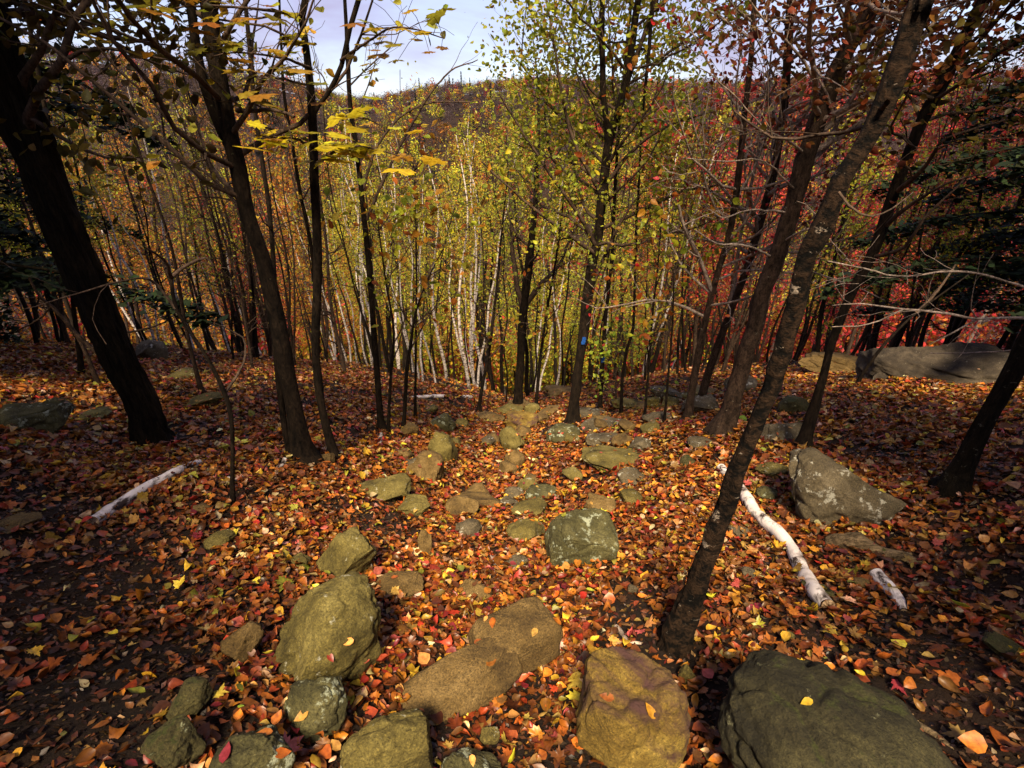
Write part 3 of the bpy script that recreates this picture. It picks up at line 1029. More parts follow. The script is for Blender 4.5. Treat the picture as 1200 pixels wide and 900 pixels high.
t = Tree('very thin dark stem rising just left of the slim double-curved tree', (380, 500, 6), [(372, 400, 6), (366, 300, 6), (350, 217, 6), (339, 150, 5), (332, 105, 5), (328, 0, 4)], 'dark', rough=.05, sides=8, height=6.5)
t.boughs(8, 2.2, 6, 1.1, 1, dens=4)
t.leaves(OVALS[:2], .06, YEL, 1, .3)
t.done()
t = Tree('straight slender dark tree left of the path with bare forks', (447, 502, 10), [(437, 370, 9), (431, 300, 9), (420, 193, 8), (410, 120, 7), (408, 83, 7), (404, 0, 6)], 'dark', rough=.06, sides=10, height=8)
t.limb([(424, 225, 4, 0), (445, 165, 3, .1), (490, 125, 2, .2), (560, 118, 1.2, .3)], 1, 4)
t.limb([(428, 260, 4, 0), (470, 170, 3, .1), (520, 90, 2, .2), (560, 70, 1, .3)], 1, 4)
t.boughs(10, 3, 7, 1.5, 2, dens=3)
t.leaves(OVALS[:2], .06, YEL, 1, .25)
t.done()
t = Tree('small crooked sapling in front of the left trees', (274, 588, 8), [(273, 530, 7), (271, 487, 7), (263, 460, 8), (248, 428, 7), (233, 403, 6), (207, 363, 7), (200, 325, 6)], 'dark', rough=.08, sides=10, height=None, flare=.3)
t.limb([(200, 325, 5, 0), (215, 312, 4, .1), (240, 302, 3, .2), (250, 312, 2, .2)], 1)
t.limb([(200, 325, 5, 0), (192, 305, 3, -.1), (170, 290, 2, -.2)], 1)
t.limb([(207, 363, 4, 0), (185, 335, 3, 0), (160, 327, 2.2, -.1), (110, 338, 2, -.2), (62, 352, 1.6, -.3), (25, 363, 1, -.4)], 1, 3)
t.limb([(263, 460, 4, 0), (285, 425, 3, .2), (283, 395, 2, .3), (250, 378, 1.5, .3)], 1)
t.done()
t = Tree('thin grey stem behind the crooked sapling, leaning left', (238, 462, 7), [(228, 425, 7), (218, 385, 6), (211, 345, 6), (198, 280, 5), (170, 200, 5), (140, 110, 4), (100, 0, 4)], 'grey', rough=.06, sides=8, height=7)
t.boughs(12, 1.6, 6, 1.6, 2, dens=3)
t.leaves(OVALS[:2], .07, ORA + OLV, 1, .25)
t.done()
t = Tree('short forked stem with pale peeling twigs beside the thick black trunk', (117, 452, 9), [(108, 430, 8), (97, 405, 7), (85, 385, 5)], 'grey', rough=.06, sides=8, height=None, flare=.3)
t.limb([(122, 420, 5, -.2), (95, 397, 5, -.2), (78, 378, 4.5, -.2), (62, 360, 4, -.2), (50, 350, 3, -.25), (34, 325, 2.5, -.3)], 1, 3)
t.limb([(110, 407, 3, -.2), (135, 393, 3, -.25), (165, 388, 2.5, -.3), (197, 375, 1.5, -.3)], 1, 3)
t.limb([(62, 358, 3, -.2), (48, 372, 2, -.2), (20, 388, 1.5, -.2)], 0)
t.done()
for (bx, by, pts, lab, w) in [
        (96, 440, [(88, 380), (80, 300), (66, 200), (40, 60)], 'slim dark stem just behind the thick black trunk, on its left', 9),
        (300, 420, [(296, 350), (290, 300), (276, 200), (260, 100), (250, 20)], 'dark stem in the gap between the forked tree and the crooked sapling', 9),
        (330, 430, [(322, 330), (316, 250), (300, 140), (290, 30)], 'slim dark stem hidden behind the forked tree', 8)]:
    t = Tree(lab, (bx, by, w), [(x, y, w * .9) for x, y in pts], 'dark', rough=.06, sides=9, height=9)
    t.boughs(12, 2, 8, 1.8, 2, dens=2.8)
    t.leaves(OVALS[:2], .075, OLV + ORA, 1, .4)
    t.done()

# --- centre
t = Tree('black tree with a V fork standing at the top of the path', (607, 478, 13), [(609, 430, 12), (613, 366, 12), (618, 320, 12), (622, 290, 11), (628, 235, 8), (629, 200, 7), (631, 150, 5)], 'dark', rough=.1, sides=12, height=7.5, top_r=.008)
t.limb([(613, 362, 7, 0), (604, 325, 6, 0), (600, 290, 5, 0), (597, 220, 4, .1), (594, 150, 2, .2)], 2, 2.5)
t.limb([(613, 362, 7, 0), (632, 335, 6, 0), (655, 310, 4, .1), (668, 280, 3, .2), (690, 240, 2, .3)], 2, 2.5)
t.boughs(10, 3, 7, 1.5, 2, dens=3)
t.leaves(OVALS[:2], .075, YG, 1, .35)
t.done()

t = Tree('leafy tree with a blue trail blaze on its dark trunk', (671, 495, 17), [(674, 465, 15), (678, 433, 14), (684, 390, 15), (690, 343, 16), (695, 300, 15), (701, 280, 14), (707, 217, 14), (714, 165, 14), (733, 100, 12), (743, 33, 11), (748, 0, 10)], 'dark', rough=.12, sides=18, height=9.5, top_r=.012)
p2 = t.stem([(713, 172, 10), (709, 130, 9), (706, 90, 9), (706, 0, 8)], 9, .01, 0, sides=10)
t.limb([(735, 95, 6, 0), (752, 50, 5, 0), (770, 0, 4, 0), (785, -50, 3, 0)], 2, 2, True)
t.limb([(690, 345, 6, 0), (702, 315, 5, 0), (715, 285, 4, -.1), (740, 240, 2.5, -.2), (775, 200, 1.5, -.2)], 2, 3, True)
t.limb([(700, 290, 6, 0), (670, 240, 4, -.2), (630, 180, 3, -.3), (585, 110, 2, -.4)], 2, 3, True)
t.limb([(700, 300, 5, 0), (660, 270, 4, -.3), (615, 235, 3, -.5), (565, 190, 2, -.6)], 2, 3, True)
t.limb([(706, 230, 5, 0), (672, 160, 4, 0), (655, 80, 3, 0), (640, 0, 2, 0)], 2, 3, True)
t.limb([(708, 220, 5, 0), (740, 180, 4, -.2), (780, 150, 3, -.4), (840, 130, 2, -.4)], 2, 3, True)
t.limb([(702, 270, 5, 0), (745, 250, 4, -.2), (800, 225, 3, -.4), (850, 215, 2, -.4)], 2, 3, True)
t.boughs(34, 2.6, 7, 2.7, 2, dens=2.8, elev=(-.15, .6))
t.boughs(10, 4, 9, 2.0, 2, dens=2.8, path=p2)
t.leaves(OVALS[:2], .058, [(.32, .34, .03, 6), (.24, .28, .03, 5), (.42, .38, .03, 3), (.34, .17, .03, 1)], 6, .8, .14, .45)
blaze(t, 684, 397, 4.4, 9)
t.done()
T7 = t

t = Tree('thin black tree with a smaller blue blaze behind the leafy blazed tree', (703, 480, 6), [(706, 430, 5.5), (709, 380, 5.5), (717, 300, 5), (722, 200, 5), (730, 100, 4)], 'dark', rough=.05, sides=9, height=8)
t.boughs(10, 3, 7.5, 1.5, 2, dens=3)
t.leaves(OVALS[:2], .09, YG + ORA, 2, .5, .1)
blaze(t, 707, 421, 4, 7)
t.done()
t = Tree('wavy thin stem right of the blazed trees', (727, 487, 5), [(729, 445, 5), (735, 410, 5), (742, 385, 4.5), (744, 330, 4), (746, 270, 4), (752, 150, 3)], 'dark', rough=.05, sides=8, height=7)
t.boughs(10, 2.6, 6.5, 1.3, 2, dens=3)
t.leaves(OVALS[:2], .09, ORA + YG, 2, .4, .1)
t.done()
for (bx, by, w, pts, lab) in [
        (560, 482, 5, [(575, 400), (582, 340), (588, 270), (596, 200)], 'thin dark stem leaning right, left of the black V-forked tree'),
        (628, 478, 5, [(632, 430), (640, 370), (652, 300), (662, 220)], 'thin dark stem leaning right, just right of the black V-forked tree'),
        (473, 505, 6, [(476, 440), (482, 400), (486, 370), (500, 330), (520, 290)], 'dark sapling with a low open fork beside the straight slender tree'),
        (456, 510, 5, [(458, 440), (462, 390), (452, 330), (444, 270)], 'thin bent stem left of the low-forked sapling'),
        (487, 490, 4, [(487, 420), (488, 330), (486, 200)], 'thin straight dark stem behind the low-forked sapling'),
        (778, 495, 4, [(783, 440), (788, 380), (790, 320)], 'thin knee-high dark stem at the slope edge by the pale clump'),
        (755, 490, 4, [(760, 440), (764, 380), (772, 300), (778, 220)], 'thin dark stem between the wavy stem and the pale clump')]:
    t = Tree(lab, (bx, by, w), [(x, y, w * (.92 - .16 * k)) for k, (x, y) in enumerate(pts)], 'dark', rough=.05, sides=8, height=None)
    t.boughs(14, .9, 3.6, 1.2, 2, dens=3, rk=.55, elev=(.4, 1.1))
    t.leaves(OVALS[:2], .085, YG + ORA[:2], 1, .45, .08)
    t.done()

# --- right side
PALE = 'grey'
t = Tree('pale grey stem at the left of the leaning clump', (806, 492, 12), [(812, 450, 11), (822, 400, 11), (834, 345, 10), (847, 300, 10), (857, 262, 10), (866, 200, 10), (873, 133, 9), (880, 67, 8), (884, 0, 8)], PALE, rough=.08, sides=12, height=8)
t.limb([(834, 340, 6, 0), (822, 310, 5, 0), (808, 280, 5, -.1), (795, 240, 3, -.2)], 2, 3)
t.boughs(38, 1.2, 6.0, 1.8, 2, dens=3.2, rk=.5)
t.leaves(OVALS[:2], .05, RED + RUST, 2, .4, .1)
t.tw = 'pale'
t.done()
t = Tree('grey stem in the middle of the leaning clump', (818, 480, 12), [(832, 430, 12), (850, 380, 12), (866, 340, 12), (880, 300, 13), (895, 245, 13), (907, 200, 13), (915, 150, 13), (920, 117, 13), (924, 50, 14), (927, 0, 14)], PALE, rough=.08, sides=12, height=9)
t.limb([(855, 370, 6, 0), (862, 330, 5, .1), (868, 280, 4, .1), (884, 200, 4, .2), (898, 120, 3, .2), (904, 60, 2, .3)], 2, 2)
t.boughs(34, 1.8, 5.5, 1.8, 2, dens=3.2, rk=.5)
t.leaves(OVALS[:2], .05, RUST + RED, 2, .5, .1)
t.tw = 'pale'
t.done()
t = Tree('rough brown leaning tree behind the leaning birch', (846, 508, 32), [(857, 475, 28), (870, 433, 27), (882, 390, 27), (893, 343, 27), (910, 298, 28), (930, 235, 29), (950, 167, 30), (965, 125, 30), (980, 83, 30), (1007, 33, 32), (1030, -5, 32)], 'grey', rough=.16, sides=20, height=10, freq=(16, 16, 7))
t.limb([(945, 180, 3.6, 0), (925, 165, 2.7, -.1), (895, 150, 1.8, -.3), (860, 110, 1.4, -.4), (830, 85, 0.9, -.5)], 2, 3)
t.limb([(915, 285, 2.7, 0), (940, 270, 2.2, -.2), (975, 262, 1.8, -.3)], 1, 3)
t.limb([(935, 225, 2.2, 0), (895, 190, 1.8, -.2), (850, 190, 1.4, -.3), (800, 185, 0.9, -.4)], 2, 3)
t.limb([(905, 300, 2.7, 0), (870, 285, 2.2, -.2), (840, 285, 1.8, -.2), (815, 270, 1.4, -.2)], 2, 3)
t.limb([(925, 250, 2.7, 0), (880, 245, 1.8, -.2), (850, 255, 1.4, -.2), (830, 245, 0.9, -.2)], 2, 3)
t.boughs(36, 2.3, 5.4, 2.0, 2, dens=3.2)
t.boughs(14, 5, 9.5, 2.2, 2, dens=3)
t.leaves(OVALS[:2], .045, RUST, 6, .8, .12)
t.tw = 'pale'
t.done()

t = Tree('leaning dark birch with peeling bark crossing the right side', (791, 752, 43), [(803, 722, 39), (823, 667, 36), (850, 595, 29), (870, 533, 28), (890, 487, 26), (910, 433, 28), (933, 357, 29), (947, 300, 31), (963, 268, 38), (985, 210, 33), (1007, 178, 36), (1030, 133, 38), (1053, 77, 41), (1075, 15, 44), (1084, -10, 44)], 'peel', rough=.26, sides=44, height=7.5, freq=(26, 26, 18), flare=.4, lean=.2)
t.limb([(985, 225, 3.5, 0), (1008, 252, 2.8, -.05), (1035, 250, 2, 0), (1070, 225, 1.4, .2)], 1, 3)
t.limb([(1040, 120, 7, .1), (1010, 150, 5, .3), (960, 160, 4, .4), (905, 165, 3, .5), (860, 130, 2, .6)], 2, 4)
t.boughs(26, 2.3, 7, 1.8, 2, dens=3.5)
t.leaves(OVALS[:2], .036, RUST, 7, .8, .12)
t.done()
T12 = t

t = Tree('thin dark tree with a mossy foot in front of the low ledge, leaning right', (939, 526, 20), [(950, 490, 16), (963, 447, 15), (971, 415, 14), (980, 387, 15), (1000, 340, 16), (1023, 296, 17), (1047, 227, 19), (1063, 185, 20), (1080, 143, 21), (1107, 93, 22), (1133, 40, 23), (1155, -5, 24)], 'dark', rough=.18, sides=18, height=9)
t.limb([(1050, 225, 7, 0), (1075, 205, 5, -.2), (1090, 185, 4, -.3), (1110, 160, 3, -.4), (1180, 140, 2, -.4)], 2, 4)
t.limb([(1035, 265, 6, 0), (1070, 235, 4, -.2), (1110, 215, 3, -.4), (1165, 200, 2, -.5)], 2, 3)
t.limb([(1020, 302, 5, 0), (1060, 290, 4, -.2), (1085, 255, 3, -.3), (1130, 210, 2, -.3)], 2, 3)
t.limb([(1095, 115, 6, 0), (1060, 110, 4, -.2), (1010, 125, 3, -.3), (960, 150, 2, -.4)], 2, 3)
t.boughs(34, 2.2, 5.0, 1.9, 2, dens=3.4)
t.boughs(14, 5, 8.5, 2.0, 2, dens=3)
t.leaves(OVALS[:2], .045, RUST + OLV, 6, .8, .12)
t.done()
t = Tree('short bare dead stem slanting right in front of the long outcrop', (1004, 450, 8), [(1018, 428, 7), (1033, 407, 7), (1053, 385, 6), (1073, 367, 6), (1103, 345, 5), (1135, 322, 4)], 'dark', rough=.1, sides=9, height=None, flare=.2, name='dead_tree')
t.limb([(1073, 367, 4, 0), (1095, 345, 3, .1), (1120, 310, 2, .2)], 1)
t.done()
t = Tree('black trunk with a grey lichen-crusted foot at the right edge', (1112, 575, 46), [(1130, 540, 38), (1152, 500, 36), (1182, 448, 36), (1206, 400, 38), (1230, 345, 42), (1270, 250, 48), (1310, 150, 56)], 'crust', rough=.22, sides=30, height=10, freq=(20, 20, 5), flare=.5)
t.limb([(1222, 373, 5.9, 0), (1195, 373, 3.9, 0), (1147, 373, 3.2, .1), (1100, 366, 2.9, .1), (1060, 361, 2.6, .2), (1013, 355, 1.6, .3), (975, 358, 1.0, .4)], 2, 6, L=.5)
t.limb([(1060, 362, 2.3, .2), (1040, 372, 2.0, .2), (1017, 380, 1.6, .2), (975, 383, 1.0, .2)], 0)
t.limb([(1147, 374, 2.6, .1), (1120, 390, 2.0, .1), (1090, 403, 1.3, .1)], 0)
t.limb([(1235, 350, 3.9, 0), (1180, 330, 2.6, .1), (1120, 318, 2.6, .1), (1067, 323, 2.3, .2), (1027, 317, 2.0, .2), (970, 306, 1.3, .3)], 2, 6, L=.5)
t.limb([(1240, 420, 3.2, 0), (1200, 410, 2.0, .2), (1150, 413, 1.6, .3), (1090, 414, 1.3, .4)], 0)
t.boughs(14, 3.5, 9.5, 3.0, 2, dens=2.6)
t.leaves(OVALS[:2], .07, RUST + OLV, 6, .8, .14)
t.tw = 'pale'
t.done()

# young bright green maple sapling
t = Tree('bright green leafy sapling at the slope edge right of the blazed tree', (722, 478, 3), [(722, 455, 3), (721, 430, 2.5), (722, 405, 2)], 'twig', rough=.03, sides=6, height=None, flare=0, name='sapling')
t.boughs(30, .25, 1.9, .95, 1, dens=5, elev=(0, .7), rk=.6)
t.leaves(FLATMAPLE + OVALS[:2], .075, [(.40, .52, .05, 5), (.54, .56, .05, 5), (.26, .40, .05, 2)], 1, .75, .06, .6)
t.done()

# ------------------------------------------------------------------ evergreens at both edges; those out of view are added to cast shade
def hemlock_meshes(seed, height=13.0, rad=3.4, z0=0.6):
    rng = np.random.RandomState(seed)
    tb, lb = Buf(), Buf()
    zz = np.linspace(-.3, height, 30)
    P = np.stack([.12 * np.sin(zz * .5), .1 * np.cos(zz * .4), zz], 1)
    tube(tb, P, np.linspace(.22, .02, 30), 14, None, .2, seed, (14, 14, 3))
    nb = 110
    for i in range(nb):
        u = i / nb
        z = z0 + (height - z0 - .3) * u
        L = rad * (1 - u) ** .8 * rng.uniform(.6, 1.1) + .3
        a = i * 2.4 + rng.normal(0, .3)
        d = np.array([math.cos(a), math.sin(a), .12])
        q = np.linspace(0, 1, 8)
        B = np.array([P[min(29, int(u * 29))] * np.array([1, 1, 0]) + np.array([0, 0, z]) + d * L * s + np.array([0, 0, -.35 * L * s * s]) for s in q])
        tube(tb, B, np.linspace(.03, .004, 8), 4)
        n = int(210 * L)
        s = rng.uniform(.12, 1, n) ** .8
        idx = s * 7
        k = np.clip(idx.astype(int), 0, 6)
        f = (idx - k)[:, None]
        pos = B[k] * (1 - f) + B[k + 1] * f
        side = np.array([-d[1], d[0], 0])
        wid = (.55 * L * .42 * (1.1 - s))
        pos = pos + side * (rng.uniform(-1, 1, n) * wid)[:, None] + rng.normal(0, .05, (n, 3)) - np.array([0, 0, 1.0]) * (rng.rand(n) * .12)[:, None]
        nn = np.array([0, 0, 1.0]) + rng.normal(0, .35, (n, 3))
        put_leaves(lb, SMALL[0], pos, frames(nn, rng.uniform(0, 6.28, n)), rng.uniform(.07, .17, n), pick([(.010, .020, .007, 3), (.016, .026, .008, 2), (.006, .012, .005, 2)], n, rng, .3))
    return tb.mesh('trunk', M['furrow']), lb.mesh('crown', M['needle'])


def copy_tree(meshes, names, loc, rz, sc, label, cat, group, name):
    r = empty(name, loc, label, cat, group)
    r.rotation_euler = (0, 0, rz)
    r.scale = (sc, sc, sc)
    for me, nm in zip(meshes, names):
        o = bpy.data.objects.new(nm, me)
        C.objects.link(o)
        o.parent = r
    return r


hem = [hemlock_meshes(3), hemlock_meshes(8, 12, 3.0, .9)]
HEM = [(-7.1, 4.9, 1.05, 0, 'dark hemlock filling the left edge behind the thick black trunk'),
       (8.1, 6.4, 1.15, 1, 'dark hemlock at the right edge above the long grey outcrop'),
       (-10.5, 9.6, 1.0, 1, 'dark hemlock standing farther back at the left edge'),
       (12.0, 10.0, 1.1, 0, 'dark hemlock standing farther back at the right edge, behind the red maples'),
       (-3.15, -1.1, .74, 0, 'added unseen dark hemlock shading the lower left corner from beyond the edge'),
       (3.35, -1.1, .76, 0, 'added unseen dark hemlock shading the lower right corner from beyond the edge'),
       (-8.6, 1.4, 1.05, 0, 'added unseen dark hemlock shading the left bank from beyond the edge'),
       (9.2, 1.8, 1.05, 0, 'added unseen dark hemlock shading the right bank from beyond the edge'),
       (-12.4, 4.2, 1.05, 1, 'added unseen dark hemlock shading the woods at the far left from beyond the edge'),
       (13.0, 4.4, 1.05, 1, 'added unseen dark hemlock shading the woods at the far right from beyond the edge'),
       (-7.5, -3.5, 1.1, 1, 'added unseen dark hemlock giving shade uphill beyond the left edge'),
       (8.6, -3.2, 1.0, 0, 'added unseen dark hemlock giving shade uphill beyond the right edge')]
for x, y, s, k, lab in HEM:
    copy_tree(hem[k], ('trunk', 'crown'), (x, y, H1(x, y)), x, s, lab, 'tree', 'hemlocks at the sides of the clearing', 'hemlock')

# ------------------------------------------------------------------ the wood beyond the edge of the slope: countable trees
def wood_tree(seed, height, r, bark, pal, leafn, leafs, nb=20, zb=.35, spreadL=1.7, depth=1, twig=None, stems=1, leafk=None):
    rng = np.random.RandomState(seed)
    tb, bb, lb, tips = Buf(), Buf(), Buf(), []
    for st in range(stems):
        zz = np.linspace(-.4, height * rng.uniform(.85, 1.05), 26)
        off = rng.uniform(-.25, .25, 2) * st
        le = rng.uniform(-.09, .09, 2) * (1 + st)
        w1, w2, a1, a2 = rng.uniform(.5, 1.0), rng.uniform(1.4, 2.6), rng.uniform(.08, .22), rng.uniform(.02, .06)
        P = np.stack([off[0] + le[0] * zz + a1 * np.sin(zz * w1 + seed) + a2 * np.sin(zz * w2 + seed), off[1] + le[1] * zz + a1 * np.cos(zz * .7 + seed * 2), zz], 1)
        R_ = r * (1 - .8 * np.linspace(0, 1, 26))
        tube(tb, P, R_, 9, None, .10, seed)
        for i in range(nb // stems):
            u = zb + (1 - zb) * (i + rng.rand()) / (nb // stems)
            j = min(25, int(u * 25))
            a, e = rng.uniform(0, 6.28), rng.uniform(.1, .8)
            branch(bb, P[j], np.array([math.cos(a) * math.cos(e), math.sin(a) * math.cos(e), math.sin(e)]), spreadL * rng.uniform(.5, 1.1) * (1.15 - .6 * u), max(.008, R_[j] * .5), depth, rng, tips, .3, .26, 2.8, .10, 4, .0045)
    k = max(1, int(math.ceil(leafn / max(1, len(tips)))))
    if leafn:
        leaves_at(lb, tips, leafk or SMALL, leafs, pal, rng, k, .17, .35, min(1, leafn / (len(tips) * k)))
    ms = [tb.mesh('trunk', M[bark]), bb.mesh('bare_crown', M[twig or bark])]
    if leafn:
        ms.append(lb.mesh('crown', M['leaf']))
    return ms


VAR = {
    'birch': [wood_tree(101 + k, 11 + k, .085 - .01 * k, 'birch', YEL, 1000, .10, 14, .55, 1.5, 1, 'twig', 1 + (k == 1)) for k in range(4)],
    'dark': [wood_tree(201 + k, 10 + k, .09, 'dark', YG, 900, .11, 18, .40, 1.7, 1, 'twig', 1 + (k == 2)) for k in range(4)],
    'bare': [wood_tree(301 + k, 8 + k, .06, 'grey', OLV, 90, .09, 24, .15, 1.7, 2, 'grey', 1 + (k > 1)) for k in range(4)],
    'orange': [wood_tree(401 + k, 9 + k, .08, 'grey', ORA, 1900, .11, 22, .35, 1.9, 1, 'twig') for k in range(3)],
    'red': [wood_tree(501 + k, 8.5 + k, .08, 'grey', RED, 2000, .10, 24, .30, 1.9, 1, 'twig') for k in range(3)],
    'green': [wood_tree(601 + k, 9 + k, .08, 'dark', YG, 2000, .11, 24, .30, 1.9, 1, 'twig') for k in range(3)],
    'pole': [wood_tree(701 + k, 7 + k, .035, 'dark', YEL, 200, .09, 16, .3, 1.2, 1, 'twig', 1 + (k == 0)) for k in range(4)],
}
WHAT = {'birch': 'white-barked birch with small yellow leaves', 'dark': 'slim dark-barked tree with yellow leaves', 'bare': 'nearly bare grey tree full of fine twigs',
        'orange': 'grey-stemmed tree with an orange crown', 'red': 'grey-stemmed maple with a red crown', 'green': 'dark-stemmed tree with a yellow-green crown', 'pole': 'pole-thin dark young tree with few leaves'}
ZONES = [(-1e9, 260, 'behind the thick black trunk'), (260, 400, 'behind the forked tree on the left'), (400, 500, 'behind the straight slender tree'),
         (500, 600, 'just left of the black V-forked tree'), (600, 690, 'just left of the blazed tree'), (690, 790, 'behind the bright green sapling'),
         (790, 900, 'behind the pale leaning clump'), (900, 1e9, 'behind the right bank')]
rng = np.random.RandomState(77)
placed = []


def wood(kind, px, dist):
    d = ray(px, 450)
    a = math.atan2(d[0], d[1])
    x, y = dist * math.sin(a), dist * math.cos(a)
    if any((x - q[0]) ** 2 + (y - q[1]) ** 2 < .25 for q in placed):
        return
    placed.append((x, y))
    el = math.radians(rng.uniform(-8, 1) + 8 * min(1, (abs(px - 610) / 520) ** 2) + (5 if kind in ('bare', 'pole') else 0))
    g = H1(x, y)
    tall = max(2.6, CAMZ + dist * math.tan(el) - g)
    zone = next(z for lo, hi, z in ZONES if lo <= px < hi)
    ms = VAR[kind][rng.randint(len(VAR[kind]))]
    zmax = max(v.co.z for v in ms[0].vertices)
    r = copy_tree(ms, ('trunk', 'bare_crown', 'crown'), (x, y, g), rng.uniform(0, 6.28), min(rng.uniform(.9, 1.3), tall / zmax), f'{WHAT[kind]} {zone}', 'tree', f'{kind} trees {zone}', {'birch': 'birch_tree', 'red': 'maple_tree', 'pole': 'young_tree'}.get(kind, 'woodland_tree'))


for k in range(4): wood('birch', rng.uniform(385, 560), rng.uniform(10.5, 13))
for k in range(18): wood('birch', rng.uniform(385, 575), rng.uniform(13, 24))
for k in range(9): wood('birch', rng.uniform(150, 385), rng.uniform(11, 22))
for k in range(5): wood('birch', rng.uniform(620, 800), rng.uniform(13, 24))
for k in range(24): wood('dark', rng.uniform(400, 800), rng.uniform(11.5, 26))
for k in range(16): wood('green', rng.uniform(400, 820), rng.uniform(22, 40))
for k in range(14): wood('orange', rng.uniform(90, 480), rng.uniform(17, 38))
for k in range(8): wood('orange', rng.uniform(600, 1000), rng.uniform(19, 38))
for k in range(26): wood('bare', rng.uniform(60, 430), rng.uniform(8.5, 22))
for k in range(16): wood('bare', rng.uniform(740, 1150), rng.uniform(9.5, 24))
for k in range(18): wood('red', rng.uniform(800, 1190), rng.uniform(12, 30))
for k in range(3): wood('red', rng.uniform(200, 480), rng.uniform(20, 34))
for k in range(9): wood('green', rng.uniform(880, 1150), rng.uniform(11, 20))
for k in range(46): wood('pole', rng.uniform(150, 900), rng.uniform(10, 19))
for k in range(14): wood('dark', rng.uniform(60, 400), rng.uniform(11, 24))

# ------------------------------------------------------------------ the wooded valley and ridge that read as one mass
fb = Buf()
rng = np.random.RandomState(5)
n = 8500
dist = np.concatenate([rng.uniform(34, 130, 2200), 130 + 420 * rng.rand(n) ** .8])
azm = rng.uniform(-.98, .98, len(dist))
x, y = dist * np.sin(azm), dist * np.cos(azm)
z = H(x, y)
PALS = dict(yel=[(.52, .44, .03, 5), (.38, .41, .03, 5), (.26, .31, .03, 3), (.50, .26, .02, 1)], ora=[(.36, .16, .02, 4), (.30, .09, .02, 3), (.30, .20, .03, 3)],
            red=[(.38, .035, .03, 4), (.30, .025, .035, 3), (.34, .10, .02, 2)], bare=[(.075, .052, .062, 4), (.055, .038, .048, 3), (.10, .065, .055, 2)], con=[(.012, .024, .012, 3), (.018, .032, .014, 2)])
names = list(PALS)
u = azm + rng.normal(0, .16, len(dist))
for k in range(len(dist)):
    hi = np.clip((dist[k] - 200) / 300, 0, 1)
    w = np.array([1.6 * math.exp(-((u[k] - .0) / .35) ** 2) * (1 - .95 * hi), 1.1 * math.exp(-((u[k] + .4) / .4) ** 2) * (1 - .7 * hi) + .25, 1.7 * math.exp(-((u[k] - .5) / .35) ** 2) * (1 - .55 * hi) + .06,
                  .25 + 4.5 * hi + .4 * (u[k] < -.4),     .05 + .14 * hi * (u[k] < -.1)])
    kind = names[rng.choice(5, p=w / w.sum())]
    far = dist[k] > 130
    h = rng.uniform(8, 13)
    rad = rng.uniform(2.0, 4.2) if kind != 'con' else 1.8
    m = int(125 if far else 480)
    s = (.80 if far else .28) * (1 + max(0, dist[k] - 250) / 500)
    if kind == 'bare': s *= .55; m = int(m * 1.3)
    v = rng.normal(0, 1, (m, 3))
    v /= np.linalg.norm(v, axis=1, keepdims=True)
    v *= rng.rand(m, 1) ** .4
    if kind == 'con':
        q = rng.rand(m)
        pos = np.stack([v[:, 0] * rad * (1 - q), v[:, 1] * rad * (1 - q), .1 * h + q * h * 1.1], 1)
    else:
        pos = v * np.array([rad, rad, h * .38]) + np.array([0, 0, h * .62])
        cl = rng.normal(0, .8, (7, 3)) * np.array([rad * .5, rad * .5, h * .22])
        pos = pos * .75 + cl[rng.randint(0, 7, m)] * .6
    pos = pos + np.array([x[k], y[k], z[k]])
    put_leaves(fb, SMALL[0], pos, frames(rng.normal(0, 1, (m, 3)) + np.array([0, -.2, .5]), rng.uniform(0, 6.28, m)), s * rng.uniform(.6, 1.4, m), pick(PALS[kind], m, rng, .28) * np.exp(rng.normal(0, .34)))
    if dist[k] < 260:
        lx, ly = rng.normal(0, .5, 2)
        tube(fb, [(x[k], y[k], z[k] - .5), (x[k] + lx * .4, y[k] + ly * .4, z[k] + h * .45), (x[k] + lx, y[k] + ly, z[k] + h * .85)], [.13, .10, .03], 4, (.34, .29, .27) if rng.rand() < .45 else (.05, .035, .03))
tag(fb.build('valley_woods', M['leaf'], None, True), 'autumn woods in yellow, orange, red and bare purple filling the valley and far ridge', 'woods', None, 'stuff')

# ------------------------------------------------------------------ fallen wood
def log(pts, mat, label, name='birch_log', lift=1.0, sides=22, rough=.16, seed=1, cat='log'):
    P, R_ = [], []
    for px, py, w in pts:
        p = hit(px, py)
        tt = (p - CAM) @ np.array([0, cp, -sp])
        r = w / 2 * tt / F_PX
        P.append(p + np.array([0, 0, r * lift]))
        R_.append(r)
    P, R_ = smooth_path(P, R_, .02)
    root = empty(name, P[0], label, cat)
    a = Buf()
    tube(a, P, R_, sides, None, rough, seed, (12, 12, 9))
    a.build('bark', M[mat], root, True, P[0])
    for k, q in ((0, 1), (-1, -2)):
        e = Buf()
        d = unit(P[k] - P[q])
        rng = np.random.RandomState(seed)
        n = 18
        u_ = unit(np.cross(d, [0, 0, 1.0]))
        w_ = np.cross(u_, d)
        V = [P[k] + d * .004]
        for f in (.5, .97):
            V += [P[k] + d * (.004 + rng.uniform(-.2, .55) * R_[k] * (f < .9)) + R_[k] * f * (math.cos(s) * u_ + math.sin(s) * w_) for s in np.linspace(0, 2 * PI, n, endpoint=False)]
        j = np.arange(n)
        e.add(np.array(V), np.stack([np.zeros(n, int), 1 + j, 1 + (j + 1) % n], 1), np.stack([1 + j, 1 + n + j, 1 + n + (j + 1) % n, 1 + (j + 1) % n], 1))
        e.build('broken_end', M['wood'], root, False, P[0])
    return root


